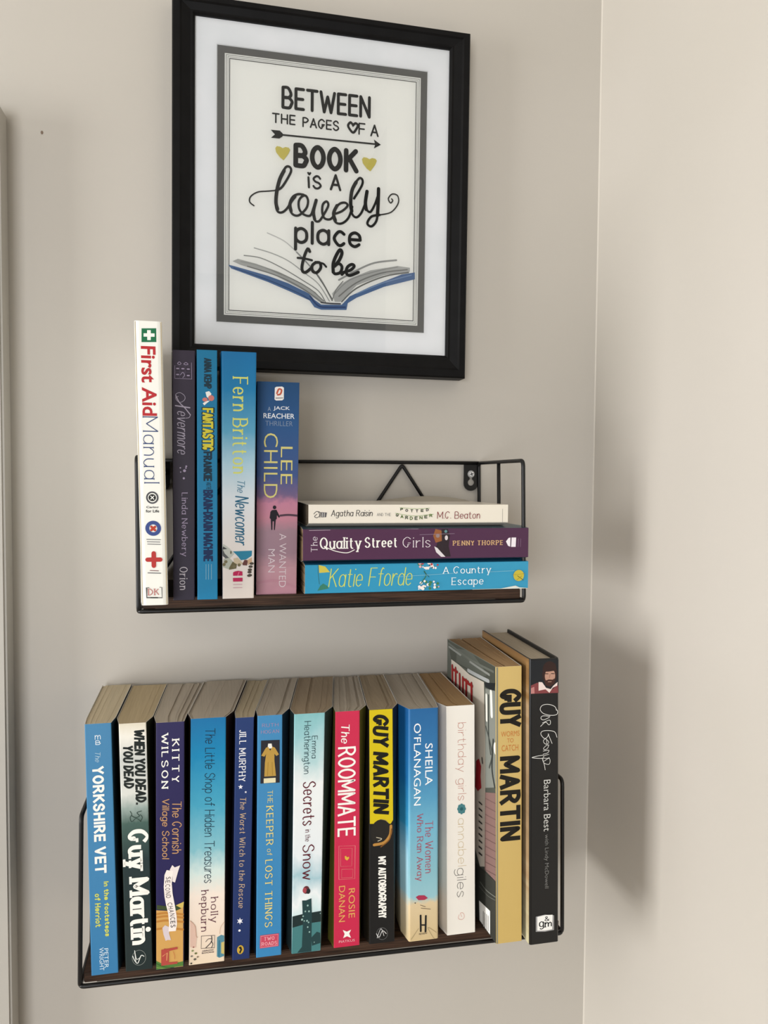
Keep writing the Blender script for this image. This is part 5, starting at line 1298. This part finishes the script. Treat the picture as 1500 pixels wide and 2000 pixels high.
    if key == 'U8':
        # a few curled leaves and the lifted back cover at the far edge of the book
        base_i = inv
        bm = bmesh.new()
        for s_, lift in ((0, .0046), (1, .0030)):
            rows = []
            for i in range(9):
                f = i / 8
                x = .205 + .080 * f + s_ * .006; h = .0812 + lift * max(0.0, math.sin(math.pi * min(1, f * .72 + .05))) ** 1.6
                rows.append([bm.verts.new(inv @ Vector((x, -.030 - .004 * s_, .0808))), bm.verts.new(inv @ Vector((x, -.012 - .004 * s_, h))), bm.verts.new(inv @ Vector((x, -.0114 - .004 * s_, h)))])
            for a, b in zip(rows, rows[1:]):
                for k in (0, 1): bm.faces.new((a[k], b[k], b[k + 1], a[k + 1]))
        bm_obj('curled_leaf', bm, flat('a8a194', .8), t)
    if key == 'L12':
        zs = zb, zt
        c = [T((bot[0][0], bot[0][1], zb)), T((bot[2][0], bot[2][1], zb)), T((top[0][0], top[0][1], zt)), T((top[2][0], top[2][1], zt))]
        print_on(t, PRINTS['L12side'], c, (c[1] - c[0]).length, (c[2] - c[0]).length)
    return t

LOWB = 'books standing on the larger lower shelf'
UPB = 'books standing on the smaller upper shelf'
LYB = 'books lying in a pile on the upper shelf'
TAN, GREYP, BUFF = 'c0b296', 'b5aa9a', 'b59a74'
sm = spine_mat
make_book('U1', 'tall white book with red and blue spine lettering, leftmost on the upper shelf', UPB, 'e4e4de', TAN, sm('spine_white', [(0, 'ecece5'), (1, 'ecece5')]), rr=.0035, name='reference_book')
make_book('U2', 'dark violet paperback with pale script lettering beside the tall white book', UPB, '231d2b', TAN, sm('spine_violet', [(0, '2b2338'), (.5, '2e2637'), (1, '342a3c')], .1))
make_book('U3', 'narrow bright blue paperback with yellow and navy capital lettering', UPB, '0f5f8a', TAN, sm('spine_bright_blue', [(0, '1a8cc0'), (1, '1880ae')], .2))
make_book('U4', 'thick blue paperback fading to white, with a harbour picture at its foot', UPB, '14466b', TAN, sm('spine_harbour', [(0, 'd9cfc8'), (.25, 'd6d2d0'), (.4, 'cfd6dc'), (.55, 'a9cbdb'), (.68, '5fa9cc'), (.85, '1384bb'), (1, '0b78b4')], .03), rr=.0012)
make_book('U5', 'short paperback with a sunset, a walking figure and yellow author lettering', UPB, '22283a', TAN, sm('spine_sunset', [(0, 'c490a0'), (.12, 'c79aa6'), (.2, 'a68796'), (.3, 'a98a98'), (.36, 'd08fa2'), (.43, 'cf8ca6'), (.47, '7d6a92'), (.56, '47609a'), (.8, '2f5f98'), (1, '1f4f80')], .05))
make_book('U6', 'turquoise paperback with yellow script lettering, lying at the bottom of the pile', LYB, '2a7fae', 'c8a77c', sm('spine_turquoise', [(0, '41a8d2'), (1, '3aa4d0')], .2))
make_book('U7', 'dark plum paperback with white serif lettering, lying in the middle of the pile', LYB, '2c4c5c', 'c8a77c', sm('spine_plum', [(0, '553050'), (1, '5a3354')], .2))
make_book('U8', 'thin cream paperback lying on top of the pile', LYB, 'd9d2c6', '8a7a64', sm('spine_cream', [(0, 'e6e0d2'), (1, 'e8e2d6')]))
make_book('L1', 'mid blue paperback with white and yellow lettering, leftmost on the lower shelf', LOWB, '1d3444', TAN, sm('spine_mid_blue', [(0, '3f88bd'), (.5, '4a90c2'), (1, '4c8fbe')], .2))
make_book('L2', 'paperback fading from white to dark green with big white slab lettering', LOWB, '2a2e22', 'b8a684', sm('spine_white_green', [(0, '1f2f30'), (.45, '23383a'), (.6, '4c6a62'), (.66, '9fb0aa'), (.72, 'd8dad4'), (.86, 'c9ccc8'), (.95, 'e9e6dc'), (1, 'e0d8c4')], .03))
make_book('L3', 'navy paperback with a cream ribbon and orange fields at its foot', LOWB, '1a1712', GREYP, sm('spine_navy_fields', [(0, '25215a'), (1, '2d275c')], .1))
make_book('L4', 'wide paperback fading from blue to cream with dark hand lettering', LOWB, '231712', GREYP, sm('spine_blue_cream', [(0, 'ecd9bf'), (.12, 'ecdac8'), (.28, 'ecdfd2'), (.37, 'cfe0dc'), (.47, '8cc9d6'), (.65, '4fb1d2'), (.85, '1b93c8'), (1, '0a7cb8')], .06))
make_book('L5', 'narrow navy paperback with small white stars', LOWB, '121a33', TAN, sm('spine_navy_stars', [(0, '22366e'), (1, '26407a')], .1))
make_book('L6', 'blue paperback with a golden dress picture and pale yellow lettering', LOWB, '10263a', GREYP, sm('spine_dress_blue', [(0, '4394cd'), (1, '4c96cb')], .1))
make_book('L7', 'pale icy paperback with maroon lettering and a robin on a dark post', LOWB, '26383c', 'a18f76', sm('spine_ice', [(0, '5f9ca0'), (.16, 'cfe4e6'), (.22, 'e6ecee'), (.32, 'a9cdd8'), (.42, 'dfe6ea'), (.7, 'e6eaea'), (.82, 'b9d9dc'), (.92, '9fd0d6'), (1, '8cc8cc')], .22, gscale=(1.5, 7, 1)))
make_book('L8', 'crimson paperback with white capital lettering', LOWB, '5c5a22', GREYP, sm('spine_crimson', [(0, 'dd3358'), (1, 'e0385c')], .1))
make_book('L9', 'yellow and black paperback with slanted black lettering and a helmet picture', LOWB, '1b1712', 'a5947a', sm('spine_black_yellow', [(0, '161617'), (1, '161617')]))
make_book('L10', 'blue paperback fading to sand, with white capitals and a red parasol', LOWB, sm('side_blue_sand', [(0, 'd8c49a'), (.15, 'd9ccb0'), (.2, 'a9d4e0'), (.35, 'a6d6e8'), (.5, '3f9fce'), (.7, '2272b0'), (1, '1e5e9c')], .05), GREYP, sm('spine_blue_sand', [(0, 'd9c295'), (.16, 'e0cba4'), (.19, '9ccbd6'), (.3, '8fc4d2'), (.5, '7bbfda'), (.62, '5fa9d2'), (.8, '3c84bf'), (1, '2c70ae')], .04), rr=.0015)
make_book('L11', 'white paperback with thin pink and grey lettering', LOWB, 'd3ccc3', 'b08e62', sm('spine_pure_white', [(0, 'e9e5dc'), (1, 'ebe7df')]), rr=.0005)
make_book('L12', 'tall mustard yellow paperback with heavy black capitals and a picture cover', LOWB, sm('side_grey', [(0, '4b4e48'), (1, '5d625a')], .6, gscale=(6, 18, 1)), 'b4936a', sm('spine_mustard', [(0, 'd9bb72'), (1, 'dcc07c')], .3))
make_book('L13', 'tall black hardback with a portrait on its spine, rightmost on the lower shelf', LOWB, sm('side_tan', [(0, 'cfc8a4'), (.25, 'b99c78'), (.5, 'a58a68'), (.8, 'bda07c'), (.92, 'a07a4c'), (1, '8a6a48')], .5, gscale=(3, 20, 1)), 'b8ac98', sm('spine_black', [(0, '121212'), (1, '141415')], rough=.3, coat=.15), rr=.0016, hard=True, name='hardback_book', th=.0018, rough_top=False)


# ------------------------------------------------------------------ framed print
FR = empty('picture_frame', (.15, 0, .35))
FR.rotation_euler = (0, 0.00540, 0)
tag(FR, 'black framed print with lettering and an open book drawing, hanging above the shelves', 'picture frame')
FX0, FX1, FZ0, FZ1 = [v for v in (0.02085 - .15, 0.28948 - .15, 0.19838 - .35, 0.51766 - .35)]
MX0, MX1, MZ0, MZ1 = [v for v in (0.03989 - .15, 0.27101 - .15, 0.21952 - .35, 0.50298 - .35)]
QX0, QX1, QZ0, QZ1 = [v for v in (0.05905 - .15, 0.25021 - .15, 0.24050 - .35, 0.48135 - .35)]
FRM = noise_mat('black_frame_wood', '060607', '0b0b0c', 60, (1, 1, 1), .5, .03, 2)
FRM.node_tree.nodes['Principled BSDF'].inputs['Specular IOR Level'].default_value = .15
wx = MX0 - FX0; 
def rail(horizontal, flip):
    """mitred moulding with a raised outer band and a hollow towards the opening: profile (t 0 outer..1 inner, y)"""
    prof = [(0, -.001), (0, -.0185), (.06, -.0200), (.34, -.0200), (.42, -.0185), (.80, -.0165), (.90, -.0168), (1, -.0150), (1, -.0125), (.9, -.001)]
    bm = bmesh.new(); ends = []
    for e in (0, 1):
        ring = []
        for tt, y in prof:
            if horizontal:
                z = (FZ1 + (MZ1 - FZ1) * tt) if flip else (FZ0 + (MZ0 - FZ0) * tt)
                x = (FX0 + (MX0 - FX0) * tt) if e == 0 else (FX1 + (MX1 - FX1) * tt)
            else:
                x = (FX1 + (MX1 - FX1) * tt) if flip else (FX0 + (MX0 - FX0) * tt)
                z = (FZ0 + (MZ0 - FZ0) * tt) if e == 0 else (FZ1 + (MZ1 - FZ1) * tt)
            ring.append(bm.verts.new((x, y, z)))
        ends.append(ring)
    n = len(prof)
    for i in range(n): bm.faces.new((ends[0][i], ends[0][(i + 1) % n], ends[1][(i + 1) % n], ends[1][i]))
    bm.faces.new(ends[0]); bm.faces.new(ends[1][::-1])
    bm_obj('frame_rail', bm, FRM, FR)
for h in (True, False):
    for f in (True, False): rail(h, f)
e = .003
box_obj('backing_board', (MX0 - e, MX1 + e, -.0112, -.0020, MZ0 - e, MZ1 + e), flat('7a6a55', .9), FR)
sheet = box_obj('print_sheet', (QX0 - .004, QX1 + .004, -.0120, -.0114, QZ0 - .004, QZ1 + .004), flat('f7f7f1', .8), FR)
# mat board with a bevelled window
bm = bmesh.new()
o_ = [(MX0 - e, MZ0 - e), (MX1 + e, MZ0 - e), (MX1 + e, MZ1 + e), (MX0 - e, MZ1 + e)]
k_ = .0006
i1 = [(QX0, QZ0), (QX1, QZ0), (QX1, QZ1), (QX0, QZ1)]
i0 = [(QX0 - k_, QZ0 - k_), (QX1 + k_, QZ0 - k_), (QX1 + k_, QZ1 + k_), (QX0 - k_, QZ1 + k_)]
A = [bm.verts.new((a, -.0127, b)) for a, b in o_]; B_ = [bm.verts.new((a, -.0127, b)) for a, b in i0]; C_ = [bm.verts.new((a, -.0121, b)) for a, b in i1]
for i in range(4):
    j = (i + 1) % 4
    bm.faces.new((A[i], A[j], B_[j], B_[i])); bm.faces.new((B_[i], B_[j], C_[j], C_[i]))
bm_obj('mat_board', bm, noise_mat('mat_card', 'f0f2f3', 'f5f6f7', 30, rough=.8, detail=2), FR)
# printed border bands and everything printed inside them
PW, PH = QX1 - QX0, QZ1 - QZ0
def rect_ring(a, w, col):
    """frame-shaped band: outer offset a, width w (mm)"""
    a *= .001; w *= .001
    o1 = [(a, a), (PW - a, a), (PW - a, PH - a), (a, PH - a)]; b = a + w
    o2 = [(b, b), (PW - b, b), (PW - b, PH - b), (b, PH - b)]
    return [('p', 'border_lines', col, [o1[i], o1[(i + 1) % 4], o2[(i + 1) % 4], o2[i]]) for i in range(4)]
prints = rect_ring(0, 6.3, '70706d') + rect_ring(7.4, .45, '8a8a87') + rect_ring(8.9, .35, '9a9a97') + rect_ring(10.2, .75, '70706d') + PRINTS['poster']
c = [(QX0, -.0120, QZ0), (QX1, -.0120, QZ0), (QX0, -.0120, QZ1), (QX1, -.0120, QZ1)]
print_on(sheet, prints, c, PW, PH, metric=True, lift0=.00003)
for o in sheet.children:
    for m in o.data.materials: pass
# glass
gm = bpy.data.materials.new('picture_glass'); gm.use_nodes = True
nt = gm.node_tree
for nd in list(nt.nodes):
    if nd.type == 'BSDF_PRINCIPLED': nt.nodes.remove(nd)
tr = nt.nodes.new('ShaderNodeBsdfTransparent'); gl = nt.nodes.new('ShaderNodeBsdfGlossy'); gl.inputs['Roughness'].default_value = .01
fz = nt.nodes.new('ShaderNodeFresnel'); fz.inputs['IOR'].default_value = 1.52
mx = nt.nodes.new('ShaderNodeMixShader')
nt.links.new(fz.outputs[0], mx.inputs[0]); nt.links.new(tr.outputs[0], mx.inputs[1]); nt.links.new(gl.outputs[0], mx.inputs[2])
nt.links.new(mx.outputs[0], nt.nodes['Material Output'].inputs[0])
link_mesh('glass_pane', [(MX0 - .002, -.0140, MZ0 - .002), (MX1 + .002, -.0140, MZ0 - .002), (MX1 + .002, -.0140, MZ1 + .002), (MX0 - .002, -.0140, MZ1 + .002)], [(0, 1, 2, 3)], gm, FR)
